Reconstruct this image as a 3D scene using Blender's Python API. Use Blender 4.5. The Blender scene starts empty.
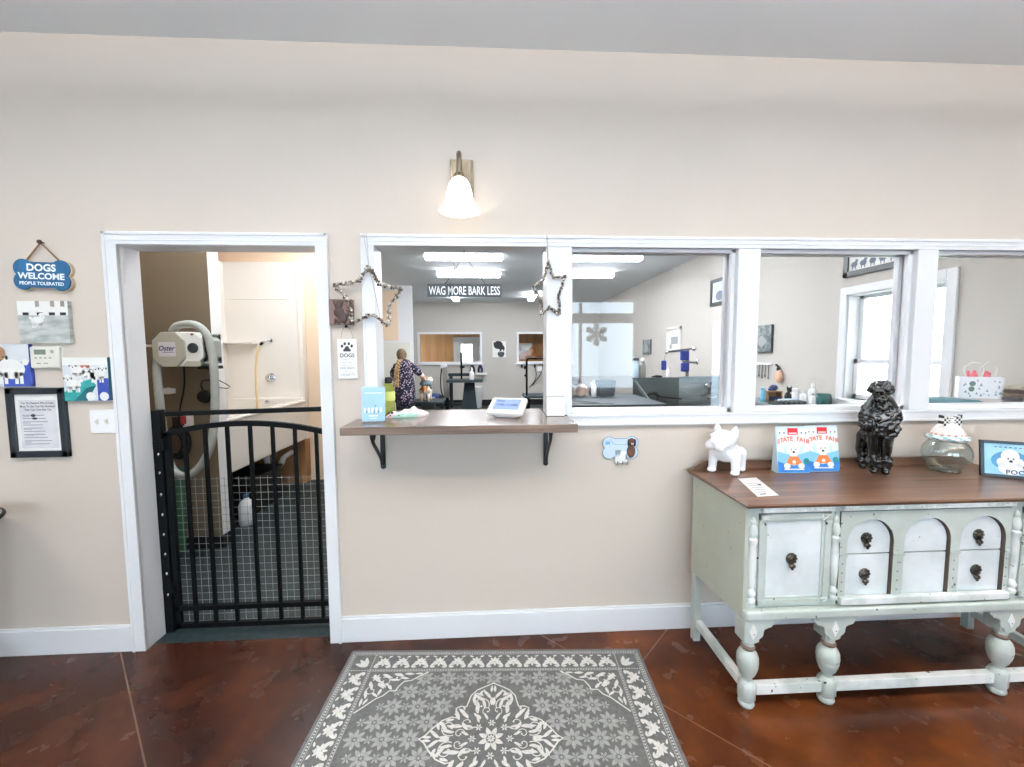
import bpy, math, random
from mathutils import Vector, Matrix
from math import sin, cos, pi, radians
random.seed(7)
SC = bpy.context.scene
COL = SC.collection
V = Vector

# ---------------------------------------------------------------- materials
def lin(c):
    c = c / 255.0
    return c / 12.92 if c <= 0.04045 else ((c + 0.055) / 1.055) ** 2.4
def rgb(r, g, b): return (lin(r), lin(g), lin(b), 1.0)
MATS = {}
def newmat(name):
    m = bpy.data.materials.new(name); m.use_nodes = True
    nt = m.node_tree; nt.nodes.clear()
    return m, nt, nt.nodes, nt.links
def mat(name, col, rough=0.5, metal=0.0, col2=None, nscale=8.0, lo=0.35, hi=0.65, stretch=(1, 1, 1), bump=0.0, bscale=60.0,
        coat=0.0, spec=0.5, detail=4.0):
    """principled material; a noise blends col into col2, another noise bumps it"""
    if name in MATS: return MATS[name]
    m, nt, N, L = newmat(name)
    out = N.new('ShaderNodeOutputMaterial'); p = N.new('ShaderNodeBsdfPrincipled')
    L.new(p.outputs[0], out.inputs[0])
    p.inputs['Base Color'].default_value = rgb(*col)
    p.inputs['Roughness'].default_value = rough
    p.inputs['Metallic'].default_value = metal
    p.inputs['Coat Weight'].default_value = coat
    p.inputs['Specular IOR Level'].default_value = spec
    tc = N.new('ShaderNodeTexCoord')
    if col2:
        mp = N.new('ShaderNodeMapping'); mp.inputs['Scale'].default_value = stretch
        L.new(tc.outputs['Object'], mp.inputs['Vector'])
        n = N.new('ShaderNodeTexNoise'); n.inputs['Scale'].default_value = nscale; n.inputs['Detail'].default_value = detail
        L.new(mp.outputs[0], n.inputs['Vector'])
        r = N.new('ShaderNodeValToRGB')
        r.color_ramp.elements[0].position = lo; r.color_ramp.elements[0].color = rgb(*col)
        r.color_ramp.elements[1].position = hi; r.color_ramp.elements[1].color = rgb(*col2)
        L.new(n.outputs['Fac'], r.inputs[0]); L.new(r.outputs[0], p.inputs['Base Color'])
    if bump:
        n2 = N.new('ShaderNodeTexNoise'); n2.inputs['Scale'].default_value = bscale; n2.inputs['Detail'].default_value = 3
        L.new(tc.outputs['Object'], n2.inputs['Vector'])
        b = N.new('ShaderNodeBump'); b.inputs['Strength'].default_value = bump; b.inputs['Distance'].default_value = 0.004
        L.new(n2.outputs['Fac'], b.inputs['Height']); L.new(b.outputs[0], p.inputs['Normal'])
    MATS[name] = m
    return m
def emit(name, col, s, base=None):
    if name in MATS: return MATS[name]
    m, nt, N, L = newmat(name)
    out = N.new('ShaderNodeOutputMaterial'); e = N.new('ShaderNodeEmission')
    e.inputs[0].default_value = rgb(*col); e.inputs[1].default_value = s
    L.new(e.outputs[0], out.inputs[0]); MATS[name] = m
    return m
def glass(name, tint=(255, 255, 255), f0=0.04, rough=0.0):
    """thin clear sheet: see-through with a Fresnel mirror on top"""
    if name in MATS: return MATS[name]
    m, nt, N, L = newmat(name)
    out = N.new('ShaderNodeOutputMaterial'); mix = N.new('ShaderNodeMixShader')
    t = N.new('ShaderNodeBsdfTransparent'); g = N.new('ShaderNodeBsdfGlossy')
    t.inputs[0].default_value = rgb(*tint); g.inputs['Roughness'].default_value = rough
    lw = N.new('ShaderNodeLayerWeight'); lw.inputs['Blend'].default_value = 0.5
    pw = N.new('ShaderNodeMath'); pw.operation = 'POWER'; pw.inputs[1].default_value = 5.0
    ma = N.new('ShaderNodeMath'); ma.operation = 'MULTIPLY_ADD'; ma.inputs[1].default_value = 1 - f0; ma.inputs[2].default_value = f0
    L.new(lw.outputs['Facing'], pw.inputs[0]); L.new(pw.outputs[0], ma.inputs[0]); L.new(ma.outputs[0], mix.inputs[0])
    L.new(t.outputs[0], mix.inputs[1]); L.new(g.outputs[0], mix.inputs[2]); L.new(mix.outputs[0], out.inputs[0])
    MATS[name] = m
    return m
def wood(name, c1, c2, c3, rough=0.4, axis=0, scale=3.0, coat=0.0):
    if name in MATS: return MATS[name]
    m, nt, N, L = newmat(name)
    out = N.new('ShaderNodeOutputMaterial'); p = N.new('ShaderNodeBsdfPrincipled'); L.new(p.outputs[0], out.inputs[0])
    p.inputs['Roughness'].default_value = rough; p.inputs['Coat Weight'].default_value = coat
    tc = N.new('ShaderNodeTexCoord'); mp = N.new('ShaderNodeMapping')
    sc = [10, 10, 10]; sc[axis] = 0.8
    mp.inputs['Scale'].default_value = sc
    L.new(tc.outputs['Object'], mp.inputs[0])
    n = N.new('ShaderNodeTexNoise'); n.inputs['Scale'].default_value = scale; n.inputs['Detail'].default_value = 8; n.inputs['Distortion'].default_value = 0.6
    L.new(mp.outputs[0], n.inputs['Vector'])
    r = N.new('ShaderNodeValToRGB'); e = r.color_ramp.elements
    e[0].position = 0.28; e[0].color = rgb(*c1); e[1].position = 0.72; e[1].color = rgb(*c3)
    k = e.new(0.5); k.color = rgb(*c2)
    L.new(n.outputs['Fac'], r.inputs[0]); L.new(r.outputs[0], p.inputs['Base Color'])
    b = N.new('ShaderNodeBump'); b.inputs['Strength'].default_value = 0.15; b.inputs['Distance'].default_value = 0.003
    L.new(n.outputs['Fac'], b.inputs['Height']); L.new(b.outputs[0], p.inputs['Normal'])
    MATS[name] = m
    return m
def stained_concrete():
    """acid-stained reddish concrete, sealed, with a diagonal grid of scored lines"""
    m, nt, N, L = newmat('stained_concrete')
    out = N.new('ShaderNodeOutputMaterial'); p = N.new('ShaderNodeBsdfPrincipled'); L.new(p.outputs[0], out.inputs[0]); p.inputs['Specular IOR Level'].default_value = 0.28
    tc = N.new('ShaderNodeTexCoord'); sx = N.new('ShaderNodeSeparateXYZ'); L.new(tc.outputs['Object'], sx.inputs[0])
    n = N.new('ShaderNodeTexNoise'); n.inputs['Scale'].default_value = 2.1; n.inputs['Detail'].default_value = 9; n.inputs['Roughness'].default_value = 0.58
    n.inputs['Distortion'].default_value = 0.25
    L.new(tc.outputs['Object'], n.inputs['Vector'])
    r = N.new('ShaderNodeValToRGB'); e = r.color_ramp.elements
    e[0].position = 0.30; e[0].color = rgb(34, 18, 14); e[1].position = 0.74; e[1].color = rgb(92, 48, 27)
    k = e.new(0.5); k.color = rgb(58, 29, 19)
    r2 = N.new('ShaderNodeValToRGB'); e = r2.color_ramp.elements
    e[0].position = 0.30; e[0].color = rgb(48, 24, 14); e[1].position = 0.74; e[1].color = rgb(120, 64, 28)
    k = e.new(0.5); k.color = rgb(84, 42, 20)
    L.new(n.outputs['Fac'], r.inputs[0]); L.new(n.outputs['Fac'], r2.inputs[0])
    def math_(op, a, b=None):
        q = N.new('ShaderNodeMath'); q.operation = op
        for i, s in enumerate((a, b)):
            if s is None: continue
            if isinstance(s, (int, float)): q.inputs[i].default_value = s
            else: L.new(s, q.inputs[i])
        return q.outputs[0]
    lines = []
    for op, off in (('ADD', 0.26), ('SUBTRACT', 0.96)):
        u = math_(op, sx.outputs[0], sx.outputs[1])
        u = math_('SUBTRACT', u, off)
        d = math_('PINGPONG', u, 1.09) if op == 'ADD' else math_('ABSOLUTE', u)
        lines.append(math_('LESS_THAN', d, 0.0042))
    ln = math_('MAXIMUM', lines[0], lines[1])
    n3 = N.new('ShaderNodeTexNoise'); n3.inputs['Scale'].default_value = 5; L.new(tc.outputs['Object'], n3.inputs['Vector'])
    ln2 = math_('MULTIPLY', math_('MULTIPLY', ln, n3.outputs['Fac']), 0.42)
    mx = N.new('ShaderNodeMix'); mx.data_type = 'RGBA'
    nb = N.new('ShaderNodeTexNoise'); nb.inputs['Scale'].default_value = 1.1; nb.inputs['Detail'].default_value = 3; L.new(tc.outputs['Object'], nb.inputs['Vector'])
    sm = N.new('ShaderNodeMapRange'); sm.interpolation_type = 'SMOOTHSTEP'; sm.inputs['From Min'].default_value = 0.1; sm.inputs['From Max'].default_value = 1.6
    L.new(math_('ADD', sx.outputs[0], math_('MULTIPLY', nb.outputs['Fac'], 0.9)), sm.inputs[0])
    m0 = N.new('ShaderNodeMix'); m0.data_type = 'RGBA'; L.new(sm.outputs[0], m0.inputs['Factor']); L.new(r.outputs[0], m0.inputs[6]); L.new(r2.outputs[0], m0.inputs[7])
    L.new(ln2, mx.inputs['Factor']); L.new(m0.outputs[2], mx.inputs[6]); mx.inputs[7].default_value = rgb(190, 160, 138)
    L.new(mx.outputs[2], p.inputs['Base Color'])
    n2 = N.new('ShaderNodeTexNoise'); n2.inputs['Scale'].default_value = 9; n2.inputs['Detail'].default_value = 6; L.new(tc.outputs['Object'], n2.inputs['Vector'])
    mr = N.new('ShaderNodeMapRange'); mr.inputs['To Min'].default_value = 0.20; mr.inputs['To Max'].default_value = 0.32
    L.new(n2.outputs['Fac'], mr.inputs[0]); L.new(mr.outputs[0], p.inputs['Roughness'])
    b = N.new('ShaderNodeBump'); b.inputs['Strength'].default_value = 0.025; b.inputs['Distance'].default_value = 0.004
    L.new(n2.outputs['Fac'], b.inputs['Height']); L.new(b.outputs[0], p.inputs['Normal'])
    return m
def worn_paint(name, base, pale, dark, rough=0.5, edge=0.62):
    """chalky furniture paint, rubbed pale in patches with a few dark nicks"""
    m, nt, N, L = newmat(name)
    out = N.new('ShaderNodeOutputMaterial'); p = N.new('ShaderNodeBsdfPrincipled'); L.new(p.outputs[0], out.inputs[0])
    p.inputs['Roughness'].default_value = rough
    tc = N.new('ShaderNodeTexCoord')
    n = N.new('ShaderNodeTexNoise'); n.inputs['Scale'].default_value = 6; n.inputs['Detail'].default_value = 8; L.new(tc.outputs['Object'], n.inputs['Vector'])
    r = N.new('ShaderNodeValToRGB'); e = r.color_ramp.elements
    e[0].position = 0.40; e[0].color = rgb(*base); e[1].position = edge; e[1].color = rgb(*pale)
    L.new(n.outputs['Fac'], r.inputs[0])
    n2 = N.new('ShaderNodeTexNoise'); n2.inputs['Scale'].default_value = 34; n2.inputs['Detail'].default_value = 2; L.new(tc.outputs['Object'], n2.inputs['Vector'])
    r2 = N.new('ShaderNodeValToRGB'); e2 = r2.color_ramp.elements
    e2[0].position = 0.715; e2[0].color = (0, 0, 0, 1); e2[1].position = 0.74; e2[1].color = (1, 1, 1, 1)
    L.new(n2.outputs['Fac'], r2.inputs[0])
    mx = N.new('ShaderNodeMix'); mx.data_type = 'RGBA'
    L.new(r2.outputs[0], mx.inputs['Factor']); L.new(r.outputs[0], mx.inputs[6]); mx.inputs[7].default_value = rgb(*dark)
    L.new(mx.outputs[2], p.inputs['Base Color'])
    b = N.new('ShaderNodeBump'); b.inputs['Strength'].default_value = 0.12; b.inputs['Distance'].default_value = 0.002
    L.new(n.outputs['Fac'], b.inputs['Height']); L.new(b.outputs[0], p.inputs['Normal'])
    MATS[name] = m
    return m
def brick_mat(name, c1, c2, mortar, scale, w, h, rough=0.6):
    m, nt, N, L = newmat(name)
    out = N.new('ShaderNodeOutputMaterial'); p = N.new('ShaderNodeBsdfPrincipled'); L.new(p.outputs[0], out.inputs[0])
    p.inputs['Roughness'].default_value = rough
    tc = N.new('ShaderNodeTexCoord'); b = N.new('ShaderNodeTexBrick')
    b.inputs['Color1'].default_value = rgb(*c1); b.inputs['Color2'].default_value = rgb(*c2); b.inputs['Mortar'].default_value = rgb(*mortar)
    b.inputs['Scale'].default_value = scale; b.inputs['Brick Width'].default_value = w; b.inputs['Row Height'].default_value = h
    L.new(tc.outputs['Object'], b.inputs['Vector']); L.new(b.outputs[0], p.inputs['Base Color'])
    return m
def floral_mat(name, ground, petals, scale=30):
    m, nt, N, L = newmat(name)
    out = N.new('ShaderNodeOutputMaterial'); p = N.new('ShaderNodeBsdfPrincipled'); L.new(p.outputs[0], out.inputs[0])
    p.inputs['Roughness'].default_value = 0.85
    tc = N.new('ShaderNodeTexCoord'); v = N.new('ShaderNodeTexVoronoi'); v.inputs['Scale'].default_value = scale
    L.new(tc.outputs['Object'], v.inputs['Vector'])
    r = N.new('ShaderNodeValToRGB'); r.color_ramp.interpolation = 'CONSTANT'; e = r.color_ramp.elements
    e[0].position = 0.0; e[0].color = rgb(*petals); e[1].position = 0.34; e[1].color = rgb(*ground)
    L.new(v.outputs['Distance'], r.inputs[0]); L.new(r.outputs[0], p.inputs['Base Color'])
    MATS[name] = m
    return m

M_WALL = mat('taupe_wall_paint', (203, 192, 180), 0.75, bump=0.10, bscale=170)
M_GWALL = mat('greige_wall_paint', (196, 191, 184), 0.75, bump=0.08, bscale=170)
M_CEIL = mat('ceiling_paint', (228, 233, 236), 0.8, bump=0.10, bscale=120)
M_WHITE = mat('white_trim_paint', (229, 230, 232), 0.35)
M_OFFW = mat('offwhite_plastic', (226, 224, 214), 0.4)
M_PWHITE = mat('white_plastic', (240, 240, 240), 0.3)
M_BLACK = mat('black_metal', (8, 11, 13), 0.5, spec=0.15)
M_BLK2 = mat('black_plastic', (9, 10, 11), 0.45, spec=0.35)
M_IRON = mat('black_iron', (18, 22, 24), 0.45, bump=0.2, bscale=80)
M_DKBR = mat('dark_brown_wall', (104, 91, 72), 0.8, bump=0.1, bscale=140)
M_PEACH = mat('peach_wall', (240, 214, 186), 0.7)
M_TUB = mat('white_acrylic', (242, 236, 228), 0.15, coat=0.4)
M_MATF = mat('teal_black_rubber', (24, 38, 42), 0.5, col2=(40, 54, 56), nscale=30, bump=0.3, bscale=200)
M_GFLOOR = mat('dark_grey_floor', (50, 58, 62), 0.45, col2=(70, 76, 78), nscale=3)
M_BRONZE = mat('brushed_bronze', (98, 86, 70), 0.4, 0.8, col2=(138, 126, 106), nscale=14, stretch=(8, 1, 1))
M_CHROME = mat('chrome', (215, 218, 222), 0.12, 1.0)
M_STEEL = mat('stainless_steel', (120, 132, 134), 0.28, 0.9, col2=(150, 160, 162), nscale=3, stretch=(1, 1, 6))
M_STEEL2 = mat('dull_steel', (88, 98, 98), 0.38, 0.8, col2=(104, 116, 116), nscale=3)
M_GLASS = glass('window_glass')
M_JARG = glass('jar_glass', (244, 248, 248), 0.085)
M_ROPE = mat('brown_rope', (140, 112, 82), 0.9)
M_STR = mat('grey_string', (150, 142, 134), 0.9)
M_TEXTW = mat('white_lettering', (245, 247, 247), 0.6)
M_TEXTD = mat('dark_lettering', (50, 54, 60), 0.7)
M_GREYT = mat('pale_grey_lettering', (160, 162, 165), 0.7)

# ---------------------------------------------------------------- geometry helpers
WM = {}
class Frame:
    """a plane in space: origin, unit u (right), unit v (up); its normal faces the reader"""
    def __init__(s, o, u=(1, 0, 0), v=(0, 0, 1)):
        s.o, s.u, s.v = V(o), V(u).normalized(), V(v).normalized(); s.n = s.u.cross(s.v).normalized()
    def p(s, a, b, d=0.0): return s.o + s.u * a + s.v * b + s.n * d
class MB:
    def __init__(s): s.v = []; s.f = []; s.fm = []; s.fs = []; s.mats = []; s.cur = 0
    def use(s, m):
        if m not in s.mats: s.mats.append(m)
        s.cur = s.mats.index(m); return s
    def face(s, idx, smooth=False): s.f.append(tuple(idx)); s.fm.append(s.cur); s.fs.append(smooth)
    def box(s, x0, x1, y0, y1, z0, z1):
        x0, x1 = min(x0, x1), max(x0, x1); y0, y1 = min(y0, y1), max(y0, y1); z0, z1 = min(z0, z1), max(z0, z1)
        b = len(s.v)
        for z in (z0, z1):
            for x, y in ((x0, y0), (x1, y0), (x1, y1), (x0, y1)): s.v.append(V((x, y, z)))
        for q in ((3, 2, 1, 0), (4, 5, 6, 7), (0, 1, 5, 4), (1, 2, 6, 5), (2, 3, 7, 6), (3, 0, 4, 7)): s.face([b + i for i in q])
        return s
    def beam(s, p, q, w, h=None, up=(0, 0, 1)):
        """square bar from p to q"""
        p, q = V(p), V(q); h = h or w; d = (q - p).normalized(); up = V(up)
        a = d.cross(up)
        if a.length < 1e-5: a = d.cross(V((0, 1, 0)))
        a.normalize(); c = a.cross(d).normalized(); b = len(s.v)
        for e in (p, q):
            for i, j in ((-1, -1), (1, -1), (1, 1), (-1, 1)): s.v.append(e + a * (i * w / 2) + c * (j * h / 2))
        for k in ((3, 2, 1, 0), (4, 5, 6, 7), (0, 1, 5, 4), (1, 2, 6, 5), (2, 3, 7, 6), (3, 0, 4, 7)): s.face([b + i for i in k])
        return s
    def tube(s, pts, r, seg=10, closed=False, caps=True):
        pts = [V(p) for p in pts]; n = len(pts)
        rs = r if isinstance(r, (list, tuple)) else [r] * n
        b = len(s.v); prev = None
        for i in range(n):
            if closed: d = pts[(i + 1) % n] - pts[i - 1]
            else: d = pts[min(i + 1, n - 1)] - pts[max(i - 1, 0)]
            d.normalize()
            if prev is None:
                a = d.cross(V((0, 0, 1)))
                if a.length < 1e-3: a = d.cross(V((0, 1, 0)))
            else: a = prev - d * prev.dot(d)
            a.normalize(); prev = a; c = d.cross(a)
            for k in range(seg):
                t = 2 * pi * k / seg; s.v.append(pts[i] + (a * cos(t) + c * sin(t)) * rs[i])
        m = n if closed else n - 1
        for i in range(m):
            for k in range(seg):
                i2 = (i + 1) % n
                s.face([b + i * seg + k, b + i * seg + (k + 1) % seg, b + i2 * seg + (k + 1) % seg, b + i2 * seg + k], True)
        if caps and not closed:
            s.face([b + k for k in range(seg)][::-1]); s.face([b + (n - 1) * seg + k for k in range(seg)])
        return s
    def lathe(s, prof, c=(0, 0, 0), seg=24, ax=(0, 0, 1), alt=None, caps=True):
        """prof = [(r, h)...] turned round an axis through c; alt(i, k) may pick a material per face"""
        c, ax = V(c), V(ax).normalized()
        a = ax.cross(V((0, 1, 0)))
        if a.length < 1e-3: a = ax.cross(V((1, 0, 0)))
        a.normalize(); e = ax.cross(a); b = len(s.v)
        for r, h in prof:
            for k in range(seg):
                t = 2 * pi * k / seg; s.v.append(c + ax * h + (a * cos(t) + e * sin(t)) * max(r, 1e-5))
        keep = s.cur
        for i in range(len(prof) - 1):
            for k in range(seg):
                if alt: s.use(alt(i, k))
                s.face([b + i * seg + k, b + i * seg + (k + 1) % seg, b + (i + 1) * seg + (k + 1) % seg, b + (i + 1) * seg + k], True)
        if alt: s.cur = keep
        if caps:
            if prof[0][0] > 1e-4: s.face([b + k for k in range(seg)][::-1])
            if prof[-1][0] > 1e-4: s.face([b + (len(prof) - 1) * seg + k for k in range(seg)])
        return s
    def ell(s, c, r, seg=14, rings=8, R=None):
        c = V(c); r = (r, r, r) if isinstance(r, (int, float)) else r; b = len(s.v)
        for i in range(rings + 1):
            t = pi * i / rings
            for k in range(seg):
                a = 2 * pi * k / seg
                q = V((r[0] * sin(t) * cos(a), r[1] * sin(t) * sin(a), r[2] * cos(t)))
                if i in (0, rings) and k: continue
                s.v.append(c + (R @ q if R else q))
        def id(i, k):
            if i == 0: return b
            if i == rings: return b + 1 + (rings - 1) * seg
            return b + 1 + (i - 1) * seg + k % seg
        for i in range(rings):
            for k in range(seg):
                if i == 0: s.face([id(0, 0), id(1, k), id(1, k + 1)], True)
                elif i == rings - 1: s.face([id(i, k), id(rings, 0), id(i, k + 1)], True)
                else: s.face([id(i, k), id(i + 1, k), id(i + 1, k + 1), id(i, k + 1)], True)
        return s
    def limb(s, pts, rs, seg=12):
        """chain of overlapping balls and tapered tubes"""
        s.tube(pts, rs, seg)
        for p, r in zip(pts, rs): s.ell(p, r, seg, 8)
        return s
    def flat(s, F, pts, d=0.0):
        b = len(s.v)
        for p in pts: s.v.append(F.p(p[0], p[1], d))
        s.face(range(b, b + len(pts))); return s
    def slab(s, F, pts, d0, d1, side=None):
        """a polygon on plane F pulled out from d0 to d1"""
        ar = sum(pts[i - 1][0] * pts[i][1] - pts[i][0] * pts[i - 1][1] for i in range(len(pts)))
        if ar < 0: pts = pts[::-1]
        n = len(pts); b = len(s.v)
        for d in (d0, d1):
            for p in pts: s.v.append(F.p(p[0], p[1], d))
        s.face([b + i for i in range(n)][::-1]); s.face([b + n + i for i in range(n)])
        keep = s.cur
        if side: s.use(side)
        for i in range(n): s.face([b + i, b + (i + 1) % n, b + n + (i + 1) % n, b + n + i])
        s.cur = keep
        return s
    def rect(s, F, a0, a1, b0, b1, d=0.0): return s.flat(F, [(a0, b0), (a1, b0), (a1, b1), (a0, b1)], d)
    def disc(s, F, a, b, r, d=0.0, n=20, sx=1.0): return s.flat(F, [(a + r * sx * cos(2 * pi * i / n), b + r * sin(2 * pi * i / n)) for i in range(n)], d)
    def strip(s, F, pts, w, d=0.0, closed=False):
        """a ribbon of width w along a 2D path on plane F"""
        n = len(pts); P = [V((p[0], p[1])) for p in pts]; b = len(s.v)
        for i in range(n):
            t = (P[(i + 1) % n] - P[i - 1]) if closed else (P[min(i + 1, n - 1)] - P[max(i - 1, 0)])
            t.normalize(); q = V((-t.y, t.x)) * (w / 2)
            for e in (P[i] + q, P[i] - q): s.v.append(F.p(e.x, e.y, d))
        for i in range(n if closed else n - 1):
            j = (i + 1) % n; s.face([b + 2 * i, b + 2 * i + 1, b + 2 * j + 1, b + 2 * j])
        return s
    def text(s, F, body, size, a, b, d=0.0, align='CENTER', bold=0.0, sx=1.0, ext=0.0, shear=0.0, spacing=1.0):
        cu = bpy.data.curves.new('t', 'FONT'); cu.body = body; cu.size = size; cu.align_x = align; cu.offset = bold * size
        cu.extrude = ext; cu.shear = shear; cu.space_character = spacing; cu.resolution_u = 3
        ob = bpy.data.objects.new('t', cu); COL.objects.link(ob)
        dg = bpy.context.evaluated_depsgraph_get(); ev = ob.evaluated_get(dg); me = ev.to_mesh()
        o = len(s.v)
        for v in me.vertices: s.v.append(F.p(a + v.co.x * sx, b + v.co.y, d + v.co.z + ext))
        for p in me.polygons: s.face([o + i for i in p.vertices])
        ev.to_mesh_clear(); bpy.data.objects.remove(ob); bpy.data.curves.remove(cu)
        return s
    def build(s, name, parent=None, mats=None, bevel=0.0, seg=2, sharp=40):
        """links what was collected as ONE mesh object; coordinates are in the room's frame"""
        me = bpy.data.meshes.new(name)
        o = bpy.data.objects.new(name, me); COL.objects.link(o)
        base = parent
        while base is not None and base.parent is not None: base = base.parent
        inv = WM[base.name].inverted() if base is not None and base.name in WM else None
        vs = [inv @ v for v in s.v] if inv else s.v
        me.from_pydata([tuple(v) for v in vs], [], s.f)
        for m in (mats or s.mats): me.materials.append(m)
        me.polygons.foreach_set('material_index', s.fm); me.polygons.foreach_set('use_smooth', s.fs)
        me.update()
        if any(s.fs): me.set_sharp_from_angle(angle=radians(sharp))
        if parent: o.parent = parent
        if bevel:
            md = o.modifiers.new('bevel', 'BEVEL'); md.width = bevel; md.segments = seg; md.limit_method = 'ANGLE'; md.angle_limit = radians(40)
        return o
def organic(o, voxel, it=4, fac=0.5):
    """melts overlapping balls and limbs into one continuous surface"""
    r = o.modifiers.new('skin', 'REMESH'); r.mode = 'VOXEL'; r.voxel_size = voxel; r.use_smooth_shade = True
    m = o.modifiers.new('soften', 'SMOOTH'); m.iterations = it; m.factor = fac
    return o
def tag(o, label, cat, group=None, kind=None):
    o['label'] = label; o['category'] = cat
    if group: o['group'] = group
    if kind: o['kind'] = kind
    return o
def thing(name, label, cat, loc=(0, 0, 0), rz=0.0, group=None):
    o = bpy.data.objects.new(name, None); COL.objects.link(o)
    o.empty_display_size = 0.05
    M = Matrix.Translation(V(loc)) @ Matrix.Rotation(rz, 4, 'Z')
    o.location = loc; o.rotation_euler = (0, 0, rz); WM[o.name] = M
    tag(o, label, cat, group)
    return o
def struct(o):
    o['kind'] = 'structure'; return o
def holder(name, loc=(0, 0, 0)):
    o = bpy.data.objects.new(name, None); COL.objects.link(o); o.location = loc; WM[o.name] = Matrix.Translation(V(loc)); o['kind'] = 'structure'
    o.empty_display_size = 0.05
    return o
def arc(cx, cy, r, a0, a1, n, sy=1.0):
    return [(cx + r * cos(radians(a0 + (a1 - a0) * i / n)), cy + r * sy * sin(radians(a0 + (a1 - a0) * i / n))) for i in range(n + 1)]
def bone(w, h, n=10):
    """outline of a cartoon bone centred on 0,0"""
    r = h * 0.29; x = w / 2 - r; y = h / 2 - r
    return (arc(x, y, r, -50, 135, n) + arc(-x, y, r, 45, 230, n) + arc(-x, -y, r, 130, 315, n) + arc(x, -y, r, 225, 410, n))
def smooth_path(pts, k=6):
    """Catmull-Rom through pts"""
    P = [V(p) for p in pts]; out = []
    for i in range(len(P) - 1):
        p0, p1, p2, p3 = P[max(i - 1, 0)], P[i], P[i + 1], P[min(i + 2, len(P) - 1)]
        for j in range(k):
            t = j / k
            out.append(0.5 * ((2 * p1) + (p2 - p0) * t + (2 * p0 - 5 * p1 + 4 * p2 - p3) * t * t + (3 * p1 - p0 - 3 * p2 + p3) * t ** 3))
    out.append(P[-1]); return out

# ================================================================ the setting
# the trim on the dividing wall ends at y = 0, the reception lies at y < 0, the grooming rooms at y > 0
T = 0.133                      # back face of the dividing wall
WY = 0.018                     # its front face; the trim boards end at y = 0
CH = 3.025                     # ceiling height
F0 = Frame((0, 0, 0))          # the wall's front face: a = x, b = z

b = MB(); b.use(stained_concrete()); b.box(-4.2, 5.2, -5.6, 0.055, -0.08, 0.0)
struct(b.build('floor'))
b = MB(); b.use(M_MATF); b.box(-3.4, -0.72, 0.055, 3.1, -0.08, 0.001)
struct(b.build('floor_washroom'))
b = MB(); b.use(M_GFLOOR); b.box(-2.8, 3.4, 0.055, 10.1, -0.09, -0.002)
struct(b.build('floor_grooming'))
b = MB(); b.use(M_CEIL); b.box(-4.3, 5.3, -5.7, 0.02, CH, CH + 0.1)
struct(b.build('ceiling'))
b = MB(); b.use(M_CEIL); b.box(-3.4, 3.4, 0.02, 10.1, CH, CH + 0.1)
struct(b.build('ceiling_grooming'))

# dividing wall, with the doorway and the long row of windows
b = MB(); b.use(M_WALL)
b.box(-4.2, -1.815, WY, T, 0, CH); b.box(-1.815, -0.842, WY, T, 2.078, CH); b.box(-0.842, -0.59, WY, T, 0, CH)
b.box(-0.59, 3.2, WY, T, 2.085, CH); b.box(-0.59, 3.2, WY, T, 0, 1.16); b.box(3.2, 5.2, WY, T, 0, CH)
struct(b.build('wall_divider'))
# outer walls of the reception
b = MB(); b.use(M_WALL); b.box(-4.3, -4.2, -5.6, T, 0, CH); struct(b.build('wall_left'))
b = MB(); b.use(M_WALL); b.box(5.2, 5.3, -5.6, T, 0, CH); struct(b.build('wall_right'))
# street front behind the viewer: a wide shop window with transom and a narrow sidelight
YS = -5.5
b = MB(); b.use(M_WALL)
b.box(-4.2, -2.6, YS - .12, YS, 0, CH); b.box(-2.6, 2.80, YS - .12, YS, 2.55, CH); b.box(-2.6, 2.80, YS - .12, YS, 0, 0.80)
b.box(2.80, 4.28, YS - .12, YS, 0, CH); b.box(4.28, 4.55, YS - .12, YS, 2.16, CH); b.box(4.28, 4.55, YS - .12, YS, 0, 0.3)
b.box(4.55, 5.2, YS - .12, YS, 0, CH); b.box(-0.5, 0.3, YS - .12, YS, 0.80, 2.55)
struct(b.build('wall_street'))

def casing(b, x0, x1, z0, z1, w, y=0.0, sgn=-1, legs=True, bottom=False, t=0.018):
    """flat boards with a raised outer bead round an opening"""
    def brd(a0, a1, c0, c1):
        b.box(a0, a1, y, y + sgn * t, c0, c1)
    brd(x0 - w, x1 + w, z1, z1 + w)
    b.box(x0 - w, x1 + w, y + sgn * t, y + sgn * (t + .006), z1 + w - .014, z1 + w)
    b.box(x0 - w + .02, x1 + w - .02, y + sgn * t, y + sgn * (t + .003), z1 + .018, z1 + .024)
    if legs:
        for s, xx in ((-1, x0), (1, x1)):
            brd(xx, xx + s * w, z0, z1)
            b.box(xx + s * (w - .014), xx + s * w, y + sgn * t, y + sgn * (t + .006), z0, z1 + w)
    if bottom: brd(x0 - w, x1 + w, z0 - w, z0)

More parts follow.
